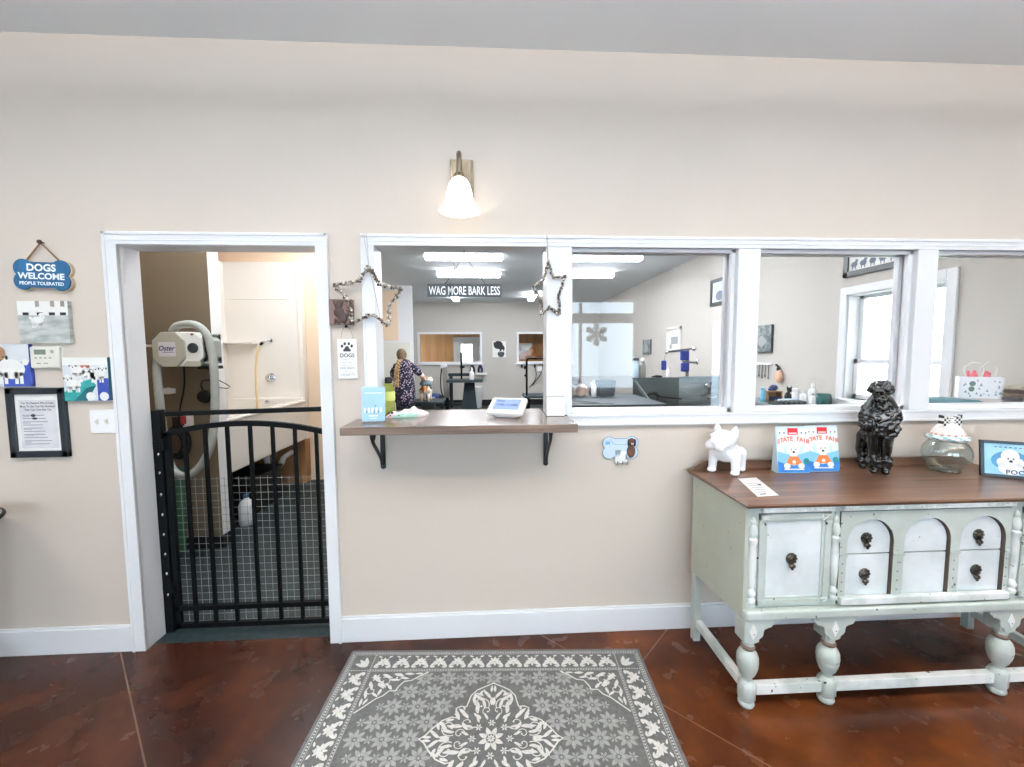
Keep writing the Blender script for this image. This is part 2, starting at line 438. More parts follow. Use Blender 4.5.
# street windows (seen only as reflections in the inner glass)
w = holder('window_5', (0, YS, 0))
b = MB(); b.use(M_WHITE); casing(b, 0.3, 2.80, 0.80, 2.55, .11, YS, 1, True, True)
b.box(0.3, 2.80, YS - .1, YS + .012, 2.10, 2.28)
for x in (0.3, 1.70, 2.76): b.box(x, x + .05, YS - .1, YS - .02, .80, 2.55)
b.box(0.3, 2.80, YS - .1, YS - .02, .80, .86); b.box(0.3, 2.80, YS - .1, YS - .02, 2.5, 2.55)
struct(b.build('frame', w))
b = MB(); b.use(M_GLASS); b.flat(Frame((0, YS - .06, 0)), [(.3, .80), (2.80, .80), (2.80, 2.55), (.3, 2.55)]); struct(b.build('pane', w))
w = holder('window_6', (0, YS, 0))
b = MB(); b.use(M_WHITE); casing(b, 4.28, 4.55, 0.3, 2.16, .16, YS, 1, True, True)
b.box(4.28, 4.31, YS - .1, YS - .02, .3, 2.16); b.box(4.52, 4.55, YS - .1, YS - .02, .3, 2.16)
struct(b.build('frame', w))
w = holder('window_7', (0, YS, 0))
b = MB(); b.use(M_WHITE); casing(b, -2.6, -0.5, 0.80, 2.55, .11, YS, 1, True, True)
b.box(-2.6, -0.5, YS - .1, YS + .012, 2.10, 2.28); b.box(-1.57, -1.52, YS - .1, YS - .02, .80, 2.55)
struct(b.build('frame', w))

# ---- doorway
d = holder('door_1', (-1.33, 0, 0))
b = MB(); b.use(M_WHITE)
casing(b, -1.797, -0.860, 0, 2.062, .060, WY)
struct(b.build('casing', d, bevel=.003))
b = MB(); b.use(M_WHITE)
b.box(-1.815, -1.797, .012, T + .002, 0, 2.078); b.box(-0.860, -0.842, .012, T + .002, 0, 2.078); b.box(-1.815, -0.842, .012, T + .002, 2.060, 2.078)
struct(b.build('jamb', d))
b = MB(); b.use(M_CHROME)
b.box(-.8605, -.8625, .055, .085, 1.545, 1.63); b.box(-.8625, -.867, .06, .066, 1.56, 1.615)
b.use(M_BLK2); b.box(-.8625, -.8628, .066, .078, 1.575, 1.60)
struct(b.build('strike_plate', d))

# ---- the window row: casing boards, posts and three glazed panes
b = MB(); b.use(M_WHITE)
b.box(-.638, 3.26, WY, 0, 2.066, 2.121); b.box(-.638, 3.26, 0, -.006, 2.107, 2.121); b.box(-.62, 3.26, 0, -.003, 2.084, 2.09)
struct(b.build('trim_1', bevel=.003))                       # head casing
b = MB(); b.use(M_WHITE); b.box(-.638, -.574, WY, 0, 1.203, 2.066); b.box(-.638, -.624, 0, -.006, 1.203, 2.066)
struct(b.build('trim_2', bevel=.003))                       # left casing
PX = ((.290, .422), (1.299, 1.419), (2.289, 2.405), (3.15, 3.26))
for k, (x0, x1) in enumerate(PX):
    b = MB(); b.use(M_WHITE); z0 = 1.203 if k == 0 else 1.205
    b.box(x0, x1, .002, T + .004, z0, 2.066)
    struct(b.build('trim_%d' % (k + 3), bevel=.003))        # posts between the panes
b = MB(); b.use(M_WHITE)
b.box(.400, 3.26, WY, 0, 1.144, 1.205); b.box(.400, 3.26, 0, -.008, 1.144, 1.156); b.box(.422, 3.26, 0, -.006, 1.19, 1.205)
b.box(.422, 3.2, WY + .001, T, 1.16, 1.205)
struct(b.build('trim_7', bevel=.003))                       # apron and stool under the panes
b = MB(); b.use(M_WHITE)
b.box(-.592, -.574, .012, T + .004, 1.203, 2.085); b.box(-.592, 3.2, .012, T + .004, 2.066, 2.086)
struct(b.build('trim_8'))                                   # reveal lining
for k, (x0, x1) in enumerate(((.422, 1.299), (1.419, 2.289), (2.405, 3.15))):
    w = holder('window_%d' % (k + 1), (x0, .07, 1.2))
    b = MB(); b.use(M_WHITE); z0, z1 = 1.205, 2.066; s = .022
    for (ya, yb) in ((.03, .055), (.085, .11)):
        b.box(x0, x0 + s * .4, ya, yb, z0, z1); b.box(x1 - s, x1, ya, yb, z0, z1)
        b.box(x0, x1, ya, yb, z1 - s * .8, z1); b.box(x0, x1, ya, yb, z0, z0 + s)
    struct(b.build('frame', w, bevel=.002))
    b = MB(); b.use(M_GLASS)
    b.flat(Frame((0, .07, 0)), [(x0, z0), (x1, z0), (x1, z1), (x0, z1)]); b.flat(Frame((0, .075, 0)), [(x0, z0), (x1, z0), (x1, z1), (x0, z1)])
    struct(b.build('pane', w))

# ---- baseboards
def baseboard(name, x0, x1):
    b = MB(); b.use(M_WHITE); b.box(x0, x1, WY, .002, 0, .128); b.box(x0, x1, WY, .009, .128, .14)
    struct(b.build(name, bevel=.002))
baseboard('baseboard_left', -4.2, -1.858); baseboard('baseboard_centre', -.801, 5.2)

# ---- washroom behind the doorway
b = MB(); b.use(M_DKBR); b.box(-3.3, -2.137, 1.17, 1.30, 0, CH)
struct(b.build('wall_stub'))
b = MB(); b.use(M_PWHITE); b.box(-2.1369, -2.1365, 1.17, 1.30, 0.0, CH)
struct(b.build('trim_9'))                                   # painted end of the stub wall
b = MB(); b.use(M_BLK2); b.box(-3.3, -2.13, 1.158, 1.169, 0.0, .10); b.box(-2.136, -2.128, 1.158, 1.30, 0, .10)
struct(b.build('baseboard_stub'))
b = MB(); b.use(M_PEACH); b.box(-3.4, -1.56, 2.93, 3.05, 0, CH); struct(b.build('wall_washroom_back'))
b = MB(); b.use(M_PEACH); b.box(-3.42, -3.3, T, 3.0, 0, CH); struct(b.build('wall_washroom_left'))
b = MB(); b.use(M_GWALL)
q = [(-.76, T + .006), (-.66, T + .006), (-1.52, 3.05), (-1.62, 3.05)]  # slanted to stay unseen, added to block light between the two rooms
o = len(b.v)
for z in (0, CH):
    for x, y in q: b.v.append(V((x, y, z)))
for f in ((3, 2, 1, 0), (4, 5, 6, 7), (0, 1, 5, 4), (1, 2, 6, 5), (2, 3, 7, 6), (3, 0, 4, 7)): b.face(f)
struct(b.build('wall_washroom_right'))

# ---- grooming room
YB = 10.05; XR = 3.26
b = MB(); b.use(M_GWALL)
WA = (-2.06, -.30, 1.30, 2.11); WB = (.845, 2.4, 1.30, 2.11)
b.box(-2.8, 3.4, YB, YB + .12, 0, WA[2]); b.box(-2.8, 3.4, YB, YB + .12, WA[3], CH)
b.box(-2.8, WA[0], YB, YB + .12, WA[2], WA[3]); b.box(WA[1], WB[0], YB, YB + .12, WA[2], WA[3]); b.box(WB[1], 3.4, YB, YB + .12, WA[2], WA[3])
struct(b.build('wall_back'))
for k, W in enumerate((WA, WB)):
    w = holder('window_%d' % (8 + k), (W[0], YB, W[2]))
    b = MB(); b.use(M_WHITE); casing(b, W[0], W[1], W[2], W[3], .06, YB, -1, True, True)
    b.box(W[0] - .1, W[1] + .1, YB, YB - .07, W[2] - .085, W[2] - .05)
    struct(b.build('frame', w))
    b = MB(); b.use(M_GLASS); b.flat(Frame((0, YB + .06, 0)), [(W[0], W[2]), (W[1], W[2]), (W[1], W[3]), (W[0], W[3])]); struct(b.build('pane', w))
b = MB(); b.use(M_BLK2); b.box(-2.8, XR, YB, YB - .015, 0, .17); struct(b.build('baseboard_back'))
# right wall with its sash window
RW = (.68, 1.50, 1.10, 2.04)
b = MB(); b.use(M_GWALL)
b.box(XR, XR + .14, T, RW[0], 0, CH); b.box(XR, XR + .14, RW[1], YB + .1, 0, CH)
b.box(XR, XR + .14, RW[0], RW[1], 0, RW[2]); b.box(XR, XR + .14, RW[0], RW[1], RW[3], CH)
struct(b.build('wall_right_grooming'))
w = holder('window_10', (XR, RW[0], RW[2]))
b = MB(); b.use(M_WHITE)
for y0, y1, z0, z1 in ((RW[0] - .07, RW[0], RW[2] - .07, RW[3] + .07), (RW[1], RW[1] + .07, RW[2] - .07, RW[3] + .07),
                       (RW[0], RW[1], RW[3], RW[3] + .07), (RW[0], RW[1], RW[2] - .07, RW[2])):
    b.box(XR, XR - .018, y0, y1, z0, z1)
b.box(XR, XR + .14, RW[0], RW[0] + .012, RW[2], RW[3]); b.box(XR, XR + .14, RW[1] - .012, RW[1], RW[2], RW[3]); b.box(XR, XR + .14, RW[0], RW[1], RW[3] - .012, RW[3])
b.box(XR - .04, XR + .14, RW[0] - .03, RW[1] + .03, RW[2] - .02, RW[2])
struct(b.build('frame', w, bevel=.003))
b = MB(); b.use(M_WHITE)
for xa, z0, z1 in ((.105, 1.42, RW[3]), (.075, RW[2], 1.46)):
    xa += XR; y0, y1 = RW[0] + .012, RW[1] - .012
    b.box(xa, xa + .03, y0, y0 + .04, z0, z1); b.box(xa, xa + .03, y1 - .04, y1, z0, z1)
    b.box(xa, xa + .03, y0, y1, z1 - .04, z1); b.box(xa, xa + .03, y0, y1, z0, z0 + .04)
struct(b.build('sash', w, bevel=.002))
b = MB(); b.use(M_GLASS); b.flat(Frame((XR + .12, 0, 0), (0, -1, 0)), [(-RW[1], RW[2]), (-RW[0], RW[2]), (-RW[0], RW[3]), (-RW[1], RW[3])]); struct(b.build('pane', w))
b = MB(); b.use(M_GWALL); b.box(-2.8, -2.7, 3.05, YB + .1, 0, CH); struct(b.build('wall_left_grooming'))
# white bump-out at the far left, with a beige board panel above a white door front
b = MB(); b.use(M_WHITE); b.box(-2.7, -1.705, 7.11, 7.16, 0, CH); struct(b.build('wall_bumpout'))
b = MB(); b.use(M_PEACH); b.box(-2.6, -2.02, 7.108, 7.10, 1.83, 2.92); struct(b.build('trim_10'))
b = MB(); b.use(M_OFFW); b.box(-2.6, -1.76, 7.109, 7.095, .02, 1.79); b.box(-2.55, -1.81, 7.095, 7.09, .1, 1.72); struct(b.build('door_2', bevel=.004))

# ---- room beyond the back wall, lined in tan boards, with a glazed door
M_TAN = mat('tan_board', (206, 152, 98), 0.7, col2=(188, 134, 82), nscale=2, stretch=(6, 1, .4))
b = MB(); b.use(M_TAN); b.box(-3.4, 3.4, 11.8, 11.9, 0, CH)
for x in (-2.1, -1.35, 1.9, .55): b.box(x, x + .03, 11.8, 11.785, 0, CH)
struct(b.build('wall_rear_boards'))
b = MB(); b.use(M_TAN); b.box(-3.4, -3.3, YB + .1, 11.8, 0, CH); b.box(3.3, 3.4, YB + .1, 11.8, 0, CH); struct(b.build('wall_rear_sides'))
b = MB(); b.use(M_GFLOOR); b.box(-3.4, 3.4, 10.1, 11.9, -.1, 0); struct(b.build('floor_rear'))
b = MB(); b.use(M_CEIL); b.box(-3.4, 3.4, 10.1, 11.9, CH, CH + .1); struct(b.build('ceiling_rear'))
d = holder('door_3', (-.8, 11.8, 0))
b = MB(); b.use(M_WHITE); casing(b, -1.16, -.42, 0, 2.02, .07, 11.8, -1); struct(b.build('casing', d))
b = MB(); b.use(M_OFFW)
for x0, x1, z0, z1 in ((-1.16, -.98, 0, 2.02), (-.6, -.42, 0, 2.02), (-.98, -.6, 1.86, 2.02), (-.98, -.6, 0, .95)): b.box(x0, x1, 11.80, 11.785, z0, z1)
for x in (-.86, -.73): b.box(x, x + .015, 11.795, 11.787, .95, 1.86)
for z in (1.17, 1.4, 1.63): b.box(-.98, -.6, 11.795, 11.787, z, z + .015)
struct(b.build('leaf', d))
b = MB(); b.use(emit('daylit_glazing', (235, 243, 255), 2.2)); b.box(-.98, -.6, 11.799, 11.796, .95, 1.86); struct(b.build('pane', d))
d = holder('door_4', (1.2, 11.8, 0))
b = MB(); b.use(M_OFFW); b.box(.98, 1.42, 11.80, 11.785, 0, 1.88); struct(b.build('leaf', d))

# ---- outdoors, beyond the street front and the side window
b = MB(); b.use(mat('snowy_pavement', (236, 239, 242), 0.8, col2=(206, 210, 214), nscale=.8)); b.box(-16, 18, -26, YS - .2, -.15, -.05); struct(b.build('ground_street'))
b = MB(); b.use(mat('winter_grass', (170, 172, 150), 0.9)); b.box(3.5, 30, YS - .2, 24, -.3, -.1); struct(b.build('ground_side'))

# ================================================================ lights of the place, with unseen ones added to brighten it
def fixture(x0, x1, y0, y1, label, z=CH, strength=36.0, cat='ceiling light', group='fluorescent ceiling lights'):
    t = thing('ceiling_light', label, cat, ((x0 + x1) / 2, (y0 + y1) / 2, z - .09), 0, group)
    along = (x1 - x0) > (y1 - y0)
    b = MB(); b.use(M_PWHITE); b.box(x0 + .01, x1 - .01, y0 + .01, y1 - .01, z - .028, z)
    if along:
        b.box(x0, x0 + .02, y0, y1, z - .085, z - .03); b.box(x1 - .02, x1, y0, y1, z - .085, z - .03)
    else:
        b.box(x0, x1, y0, y0 + .02, z - .085, z - .03); b.box(x0, x1, y1 - .02, y1, z - .085, z - .03)
    b.build('housing', t)
    b = MB(); b.use(emit('fluorescent_diffuser_%g' % strength, (245, 249, 255), strength))
    if along:
        F = Frame((x0 + .02, (y0 + y1) / 2, z), (0, -1, 0), (0, 0, 1)); L = x1 - x0 - .04; hw = (y1 - y0) / 2
    else:
        F = Frame(((x0 + x1) / 2, y0 + .02, z), (1, 0, 0), (0, 0, 1)); L = -(y1 - y0 - .04); hw = (x1 - x0) / 2
    b.slab(F, [(-hw, -.028), (-hw, -.062), (-hw * .75, -.088), (hw * .75, -.088), (hw, -.062), (hw, -.028)], 0, -L if along else L)
    b.build('diffuser', t)
    return t
G = 'fluorescent ceiling lights of the grooming room'
fixture(-.97, .215, 4.10, 4.26, 'long ceiling light over the counter opening, nearest of the left row', group=G)
fixture(-.955, .207, 5.48, 5.64, 'long ceiling light just above the hanging WAG MORE BARK LESS sign', group=G)
fixture(1.15, 2.335, 4.10, 4.26, 'long ceiling light at the top of the first glazed pane', group=G)
fixture(1.12, 2.31, 5.48, 5.64, 'long ceiling light second from the top behind the first glazed pane', group=G)
fixture(-.98, -.82, 7.9, 9.1, 'ceiling light running front to back below the WAG MORE BARK LESS sign', group=G, strength=20.0)
fixture(1.02, 1.18, 7.8, 9.0, 'ceiling light running front to back behind the small beaded star', group=G, strength=20.0)
fixture(1.15, 2.33, 2.8, 2.96, 'added unseen ceiling light high over the steel tub, above the first pane', group=G)  # this and the next are out of view, added to brighten the grooming room
fixture(.2, 1.4, 1.6, 1.86, 'added unseen ceiling light close behind the dividing wall, above the glazed panes', group=G)
fixture(-2.0, -1.74, 1.5, 2.7, 'added unseen ceiling light of the washroom beside the raised bath', strength=13.0, group=G)  # both washroom lamps are unseen and added for brightness
fixture(-2.4, -1.2, .55, .81, 'added unseen ceiling light of the washroom between gate and stub wall', strength=16.0, group=G)
def fill(x0, x1, y, z, label):
    """slim unseen lamp, added to brighten wall and ceiling from above and below"""
    t = thing('fill_light', label, 'pendant light', ((x0 + x1) / 2, y, z), 0, 'pendant lights of the reception')
    b = MB(); b.use(M_PWHITE); b.box(x0, x0 + .02, y - .11, y + .11, z, z + .06); b.box(x1 - .02, x1, y - .11, y + .11, z, z + .06); b.box(x0, x1, y - .11, y - .10, z, z + .06); b.box(x0, x1, y + .10, y + .11, z, z + .06); b.build('housing', t)
    b = MB(); b.use(emit('fill_down', (255, 228, 196), P_DOWN)); b.flat(Frame((0, y, z + .01), (1, 0, 0), (0, -1, 0)), [(x0 + .02, -.1), (x1 - .02, -.1), (x1 - .02, .1), (x0 + .02, .1)]); b.build('lower_diffuser', t)
    b = MB(); b.use(emit('fill_up', (247, 248, 252), P_UP)); b.flat(Frame((0, y, z + .05), (1, 0, 0), (0, 1, 0)), [(x0 + .02, -.1), (x1 - .02, -.1), (x1 - .02, .1), (x0 + .02, .1)]); b.build('upper_diffuser', t)
    for x in (x0 + .15, x1 - .15): b = MB(); b.use(M_STEEL); b.tube([(x, y, z + .055), (x, y, CH)], .003, 6); b.build('suspension_wire', t)
P_DOWN, P_UP = 8.0, 54.0
for x, s in ((-2.9, 'leftmost'), (-.9, 'second from the left'), (1.1, 'third from the left'), (3.1, 'rightmost')):
    fill(x, x + 1.5, -1.75, 2.62, 'added unseen fill lamp over the reception, %s in the row above the viewer' % s)

W = bpy.data.worlds.new('winter_sky'); SC.world = W; W.use_nodes = True
nt = W.node_tree; bg = nt.nodes['Background']; bg.inputs[0].default_value = (0.68, 0.85, 1.0, 1); bg.inputs[1].default_value = 6.6
def portal(name, loc, rot, sx, sy):
    l = bpy.data.lights.new(name, 'AREA'); l.shape = 'RECTANGLE'; l.size = sx; l.size_y = sy; l.cycles.is_portal = True
    o = bpy.data.objects.new(name, l); COL.objects.link(o); o.location = loc; o.rotation_euler = rot
portal('daylight_street_window', (1.55, YS - .11, 1.675), (radians(90), 0, 0), 2.5, 1.75)
portal('daylight_street_window', (-1.55, YS - .11, 1.675), (radians(90), 0, 0), 2.1, 1.75)
portal('daylight_sidelight', (4.415, YS - .11, 1.23), (radians(90), 0, 0), .27, 1.86)
portal('daylight_side_window', (XR + .13, 1.09, 1.57), (0, radians(90), 0), .94, .82)

# ---------------------------------------------------------------- camera
cam = bpy.data.cameras.new('camera'); cam.sensor_fit = 'HORIZONTAL'; cam.sensor_width = 36.0; cam.lens = 410.0 * 36.0 / 1024.0
cam.clip_start = 0.02; cam.clip_end = 200
co = bpy.data.objects.new('camera', cam); COL.objects.link(co)
r_, d_, f_ = V((0.99859206, -0.05273492, -0.00573776)), V((-0.00952721, -0.07189056, -0.99736702)), V((0.05218358, 0.99601746, -0.07229176))
Mx = Matrix((r_, -d_, -f_)).transposed().to_4x4(); Mx.translation = V((0, -2.11367, 1.52459)); co.matrix_world = Mx
SC.camera = co
SC.view_settings.view_transform = 'Standard'; SC.view_settings.look = 'None'; SC.view_settings.gamma = 1.0
SC.view_settings.use_curve_mapping = False; SC.view_settings.exposure = 0.76
SC.cycles.use_denoising = True
SC.cycles.max_bounces = 10; SC.cycles.transparent_max_bounces = 16; SC.cycles.diffuse_bounces = 5
SC.cycles.caustics_reflective = False; SC.cycles.caustics_refractive = False

# ================================================================ reception: things on the wall
def wframe(x, z, y=0.0, rot=0.0): return Frame((x, y, z), (cos(rot), 0, sin(rot)), (-sin(rot), 0, cos(rot)))
def dog_art(b, F, a, c, s, body, dark, flip=1, d=.0):
    """small flat picture of a fluffy dog standing, about s tall"""
    b.use(body)
    b.disc(F, a, c + .45 * s, .30 * s, d, 16, 1.35); b.disc(F, a + flip * .30 * s, c + .78 * s, .22 * s, d + .0002, 16)
    b.disc(F, a - flip * .42 * s, c + .66 * s, .10 * s, d, 10)
    for k in (-.3, -.16, .14, .28): b.rect(F, a + k * s - .05 * s, a + k * s + .05 * s, c, c + .35 * s, d)
    b.use(dark)
    for k in (.2, .38): b.disc(F, a + flip * k * s, c + .82 * s, .030 * s, d + .0005, 8)
    b.disc(F, a + flip * .30 * s, c + .72 * s, .045 * s, d + .0005, 8)
    for k in (-1, 1): b.disc(F, a + flip * .30 * s + k * .2 * s, c + .8 * s, .07 * s, d + .0004, 10, .6)

# bone-shaped welcome sign
F = wframe(-2.139, 1.914, -.012, radians(-2))
t = thing('welcome_sign', 'blue bone shaped wooden sign reading DOGS WELCOME, hung from a nail', 'sign', (-2.139, 0, 1.84))
b = MB(); b.use(mat('bone_blue', (22, 84, 124), 0.5, col2=(28, 96, 138), nscale=12)); b.slab(F, bone(.255, .145), .004, .012); b.build('board', t, bevel=.0015)
b = MB(); b.use(mat('pale_wood_edge', (196, 176, 150), 0.7))
b.slab(F, [(p[0] + .004, p[1] - .002) for p in bone(.257, .148)], -.011, .004); b.build('backing', t)
b = MB(); b.use(M_TEXTW)
b.text(F, 'DOGS', .046, 0, .018, .0125, bold=.035, sx=1.05); b.text(F, 'WELCOME', .040, 0, -.020, .0125, bold=.035, sx=1.08)
b.text(F, 'PEOPLE TOLERATED', .021, 0, -.048, .0125, bold=.03, sx=1.05); b.build('lettering', t)
b = MB(); b.use(M_ROPE); b.tube([(-2.212, -.012, 1.985), (-2.139, -.016, 2.066), (-2.062, -.012, 1.980)], .0042, 8); b.build('cord', t)
b = MB(); b.use(mat('rusty_nail', (74, 52, 40), .5, .6)); b.lathe([(.003, 0), (.003, .018), (.011, .018), (.010, .024), (.0, .027)], (-2.139, 0, 2.069), 12, (0, -1, 0)); b.build('nail', t)

def canvas(x0, x1, z0, z1, label, artist, edge, t_=.020):
    t = thing('canvas_print', label, 'canvas print', ((x0 + x1) / 2, 0, z0))
    b = MB(); b.use(edge); b.box(x0, x1, -.001, -t_, z0, z1); b.build('stretcher', t, bevel=.002)
    b = MB(); F = Frame((x0, -t_ - .0006, z0)); artist(b, F, x1 - x0, z1 - z0); b.build('picture', t)
    return t
A_W = mat('art_white', (236, 236, 232), .6); A_BK = mat('art_black', (30, 30, 34), .6); A_BL = mat('art_blue', (36, 56, 140), .6, col2=(60, 84, 170), nscale=9)
A_TEAL = mat('art_teal', (36, 140, 138), .6, col2=(70, 170, 164), nscale=12); A_SKY = mat('art_pale_sky', (200, 208, 214), .6, col2=(224, 228, 230), nscale=6)
A_TAN = mat('art_tan', (176, 140, 104), .6, col2=(150, 110, 80), nscale=14); A_RED = mat('art_red_roof', (176, 84, 60), .6)
A_GRY = mat('art_grey_water', (150, 156, 152), .6, col2=(196, 200, 196), nscale=14, stretch=(1, 1, 3)); A_DKT = mat('art_dark_teal', (18, 96, 104), .6)
def art_a(b, F, w, h):
    b.use(A_GRY); b.rect(F, 0, w, 0, h * .66)
    b.use(A_W); b.rect(F, 0, w, h * .66, h)
    b.use(mat('art_taupe', (150, 138, 128), .6))
    for k in (.36, .66, .86): b.rect(F, w * k, w * (k + .08), h * .86, h, .0002)
    b.use(A_BK)
    for k in (.1, .38, .62, .84): b.rect(F, w * k, w * (k + .12), h * .66, h * .73, .0003)
    b.use(A_W)
    for k in (.16, .44, .68, .9): b.disc(F, w * k, h * .8, h * .07, .0003)
    dog_art(b, F, w * .38, h * .36, h * .36, A_W, A_GRY, 1, .0004)
canvas(-2.266, -2.036, 1.589, 1.791, 'grey and white canvas of a small white dog below the bone shaped sign', art_a, A_GRY)
def art_b(b, F, w, h):
    b.use(A_SKY); b.rect(F, 0, w, 0, h); b.use(A_BL); b.rect(F, w * .45, w, 0, h * .58, .0002)
    dog_art(b, F, w * .62, h * .06, h * .78, A_W, A_BK, -1, .0004); b.use(A_TAN); b.disc(F, w * .42, h * .78, h * .17, .0009, 16, .8)
canvas(-2.46, -2.232, 1.380, 1.585, 'canvas of a white and tan dog on blue, cut by the left picture edge', art_b, A_BL)
def art_c(b, F, w, h):
    b.use(A_SKY); b.rect(F, 0, w, 0, h); b.use(A_W); b.rect(F, 0, w, h * .82, h, .0001)
    b.use(A_TEAL); b.flat(F, [(0, 0), (w * .34, 0), (w * .72, h * .36), (w * .6, h * .5), (w * .3, h * .42), (0, h * .2)], .0003)
    b.use(A_DKT); b.flat(F, [(w * .2, 0), (w * .5, 0), (w * .72, h * .36), (w * .5, h * .3)], .0004)
    b.use(A_BL); b.rect(F, w * .74, w, 0, h * .52, .0003); b.use(A_RED); b.rect(F, w * .4, w * .6, h * .76, h * .82, .0003)
    for a, c, s, f in ((.22, .2, .40, -1), (.34, .52, .36, -1), (.76, .42, .40, 1), (.58, .48, .3, 1)): dog_art(b, F, w * a, h * c, h * s, A_W, A_BK, f, .0006)
    b.use(A_W); b.disc(F, w * .58, h * .1, h * .1, .0006); b.disc(F, w * .88, h * .1, h * .1, .0006)
canvas(-2.083, -1.873, 1.306, 1.519, 'canvas of four white dogs on teal and blue, right beside the door casing', art_c, A_DKT)

t = thing('thermostat', 'beige wall thermostat with grey green display between the canvases', 'thermostat', (-2.164, 0, 1.465))
b = MB(); b.use(M_OFFW); b.box(-2.228, -2.094, -.001, -.022, 1.468, 1.572); b.build('case', t, bevel=.006)
b = MB(); b.use(M_OFFW); b.box(-2.231, -2.091, -.0005, -.006, 1.465, 1.575); b.build('back_plate', t)
b = MB(); b.use(mat('lcd', (112, 124, 110), .3)); b.rect(wframe(-2.228, 1.468, -.0223), .022, .076, .066, .090); b.build('display', t)
b = MB(); b.use(mat('button_grey', (170, 168, 160), .5)); F = wframe(-2.228, 1.468, -.0225)
for k in range(4): b.rect(F, .022 + k * .022, .034 + k * .022, .046, .054)
b.disc(F, .105, .080, .009, n=12); b.rect(F, .03, .05, .02, .026); b.rect(F, .062, .082, .02, .026); b.build('buttons', t)

# framed list
x0, x1, z0, z1 = -2.362, -2.090, 1.027, 1.372
t = thing('framed_document', 'black framed list headed Top Ten Reasons, low on the left wall', 'framed print', ((x0 + x1) / 2, 0, z0))
b = MB(); b.use(mat('teal_black_frame', (24, 34, 42), .4)); w_ = .032
for a in ((x0, x0 + w_, z0, z1), (x1 - w_, x1, z0, z1), (x0, x1, z0, z0 + w_), (x0, x1, z1 - w_, z1)): b.box(a[0], a[1], -.001, -.02, a[2], a[3])
b.build('frame', t, bevel=.003)
b = MB(); F = Frame((x0, -.008, z0)); W_, H_ = x1 - x0, z1 - z0
b.use(A_W); b.rect(F, w_, W_ - w_, w_, H_ - w_)
b.use(mat('grey_paper', (205, 204, 210), .7, col2=(222, 220, 222), nscale=12)); b.rect(F, w_ + .018, W_ - w_ - .018, w_ + .012, H_ - w_ - .028, .0003)
b.use(M_TEXTD); cx = W_ / 2
for i, s in enumerate(('Top Ten Reasons Why It Costs', 'More To Get Your Pet Groomed', 'Than Your Own Hair Cut')): b.text(F, s, .0145, cx, H_ - .080 - i * .0165, .0006, sx=.82, bold=.02)
b.use(mat('faint_ink', (128, 126, 138), .7))
rr = random.Random(3)
for i in range(10):
    zz = H_ - .138 - i * .0158
    b.rect(F, .062, .062 + .09 + .045 * rr.random(), zz, zz + .0032, .0006)
    if i % 2 == 0: b.rect(F, .062, .085 + .02 * rr.random(), zz - .006, zz - .0035, .0006)
b.use(M_TEXTD); b.disc(F, .112, H_ - .137, .008, .0008, 10, 1.4); b.disc(F, .118, H_ - .152, .006, .0008, 10, 2.2)
b.build('print', t)

t = thing('light_switch', 'white double toggle switch plate beside the door casing', 'light switch', (-1.931, 0, 1.14))
b = MB(); b.use(M_PWHITE); b.box(-1.990, -1.870, -.0005, -.007, 1.140, 1.260); b.build('plate', t, bevel=.003)
for x in (-1.953, -1.907):
    b = MB(); b.use(M_OFFW); b.box(x - .006, x + .006, -.007, -.009, 1.186, 1.214); b.beam((x, -.008, 1.200), (x, -.02, 1.207), .008, .010); b.build('toggle', t)

# round side table at the far left (its rim just enters the picture)
t = thing('side_table', 'round black rimmed side table just entering at the left edge', 'table', (-2.44, -.30, 0))
b = MB(); b.use(mat('grey_table_top', (150, 150, 150), .25)); b.lathe([(.0, .800), (.232, .800), (.236, .803), (.236, .806), (.0, .806)], (-2.44, -.30, 0), 40); b.build('tabletop', t)
b = MB(); b.use(M_BLACK); b.lathe([(.236, .792), (.246, .792), (.248, .797), (.246, .806), (.236, .806)], (-2.44, -.30, 0), 40, caps=False); b.build('rim', t)
b = MB(); b.use(M_BLACK); b.lathe([(.02, .03), (.018, .3), (.024, .5), (.018, .78), (.09, .795), (.09, .80)], (-2.44, -.30, 0), 20); b.build('pedestal', t)
for k in range(3):
    a = radians(90 + 120 * k); b = MB(); b.use(M_BLACK)
    b.tube(smooth_path([(-2.44 + cos(a) * r, -.30 + sin(a) * r, z) for r, z in ((.015, .16), (.09, .12), (.16, .05), (.2, .014))]), .012, 8); b.build('leg', t)

# brown tile plaque
t = thing('relief_plaque', 'small brown tile with a raised dog figure, behind the large star', 'plaque', (-.738, 0, 1.672))
M_PLQ = mat('brown_tile', (110, 84, 76), .55, col2=(126, 100, 92), nscale=10); M_PLD = mat('brown_relief', (64, 42, 38), .5)
b = MB(); b.use(M_PLQ); b.box(-.799, -.684, -.001, -.030, 1.674, 1.800); b.build('tile', t, bevel=.003)
b = MB(); b.use(M_PLD); F = Frame((-.745, -.030, 1.735))
for c, r in (((-.006, .034), .020), ((-.004, 0), .026), ((.012, -.026), .026)): b.ell(F.p(c[0], c[1], .001), (r, .006, r * 1.05), 14, 6)
for s in (-1, 1): b.ell(F.p(-.006 + s * .017, .048, .001), (.008, .005, .013), 10, 6)
for x in (-.024, -.006, .022): b.ell(F.p(x, -.042, .001), (.009, .006, .016), 10, 6)
b.tube(smooth_path([F.p(.03, -.03, .002), F.p(.042, -.006, .002), F.p(.036, .012, .002)]), .004, 6)
b.build('dog_relief', t)

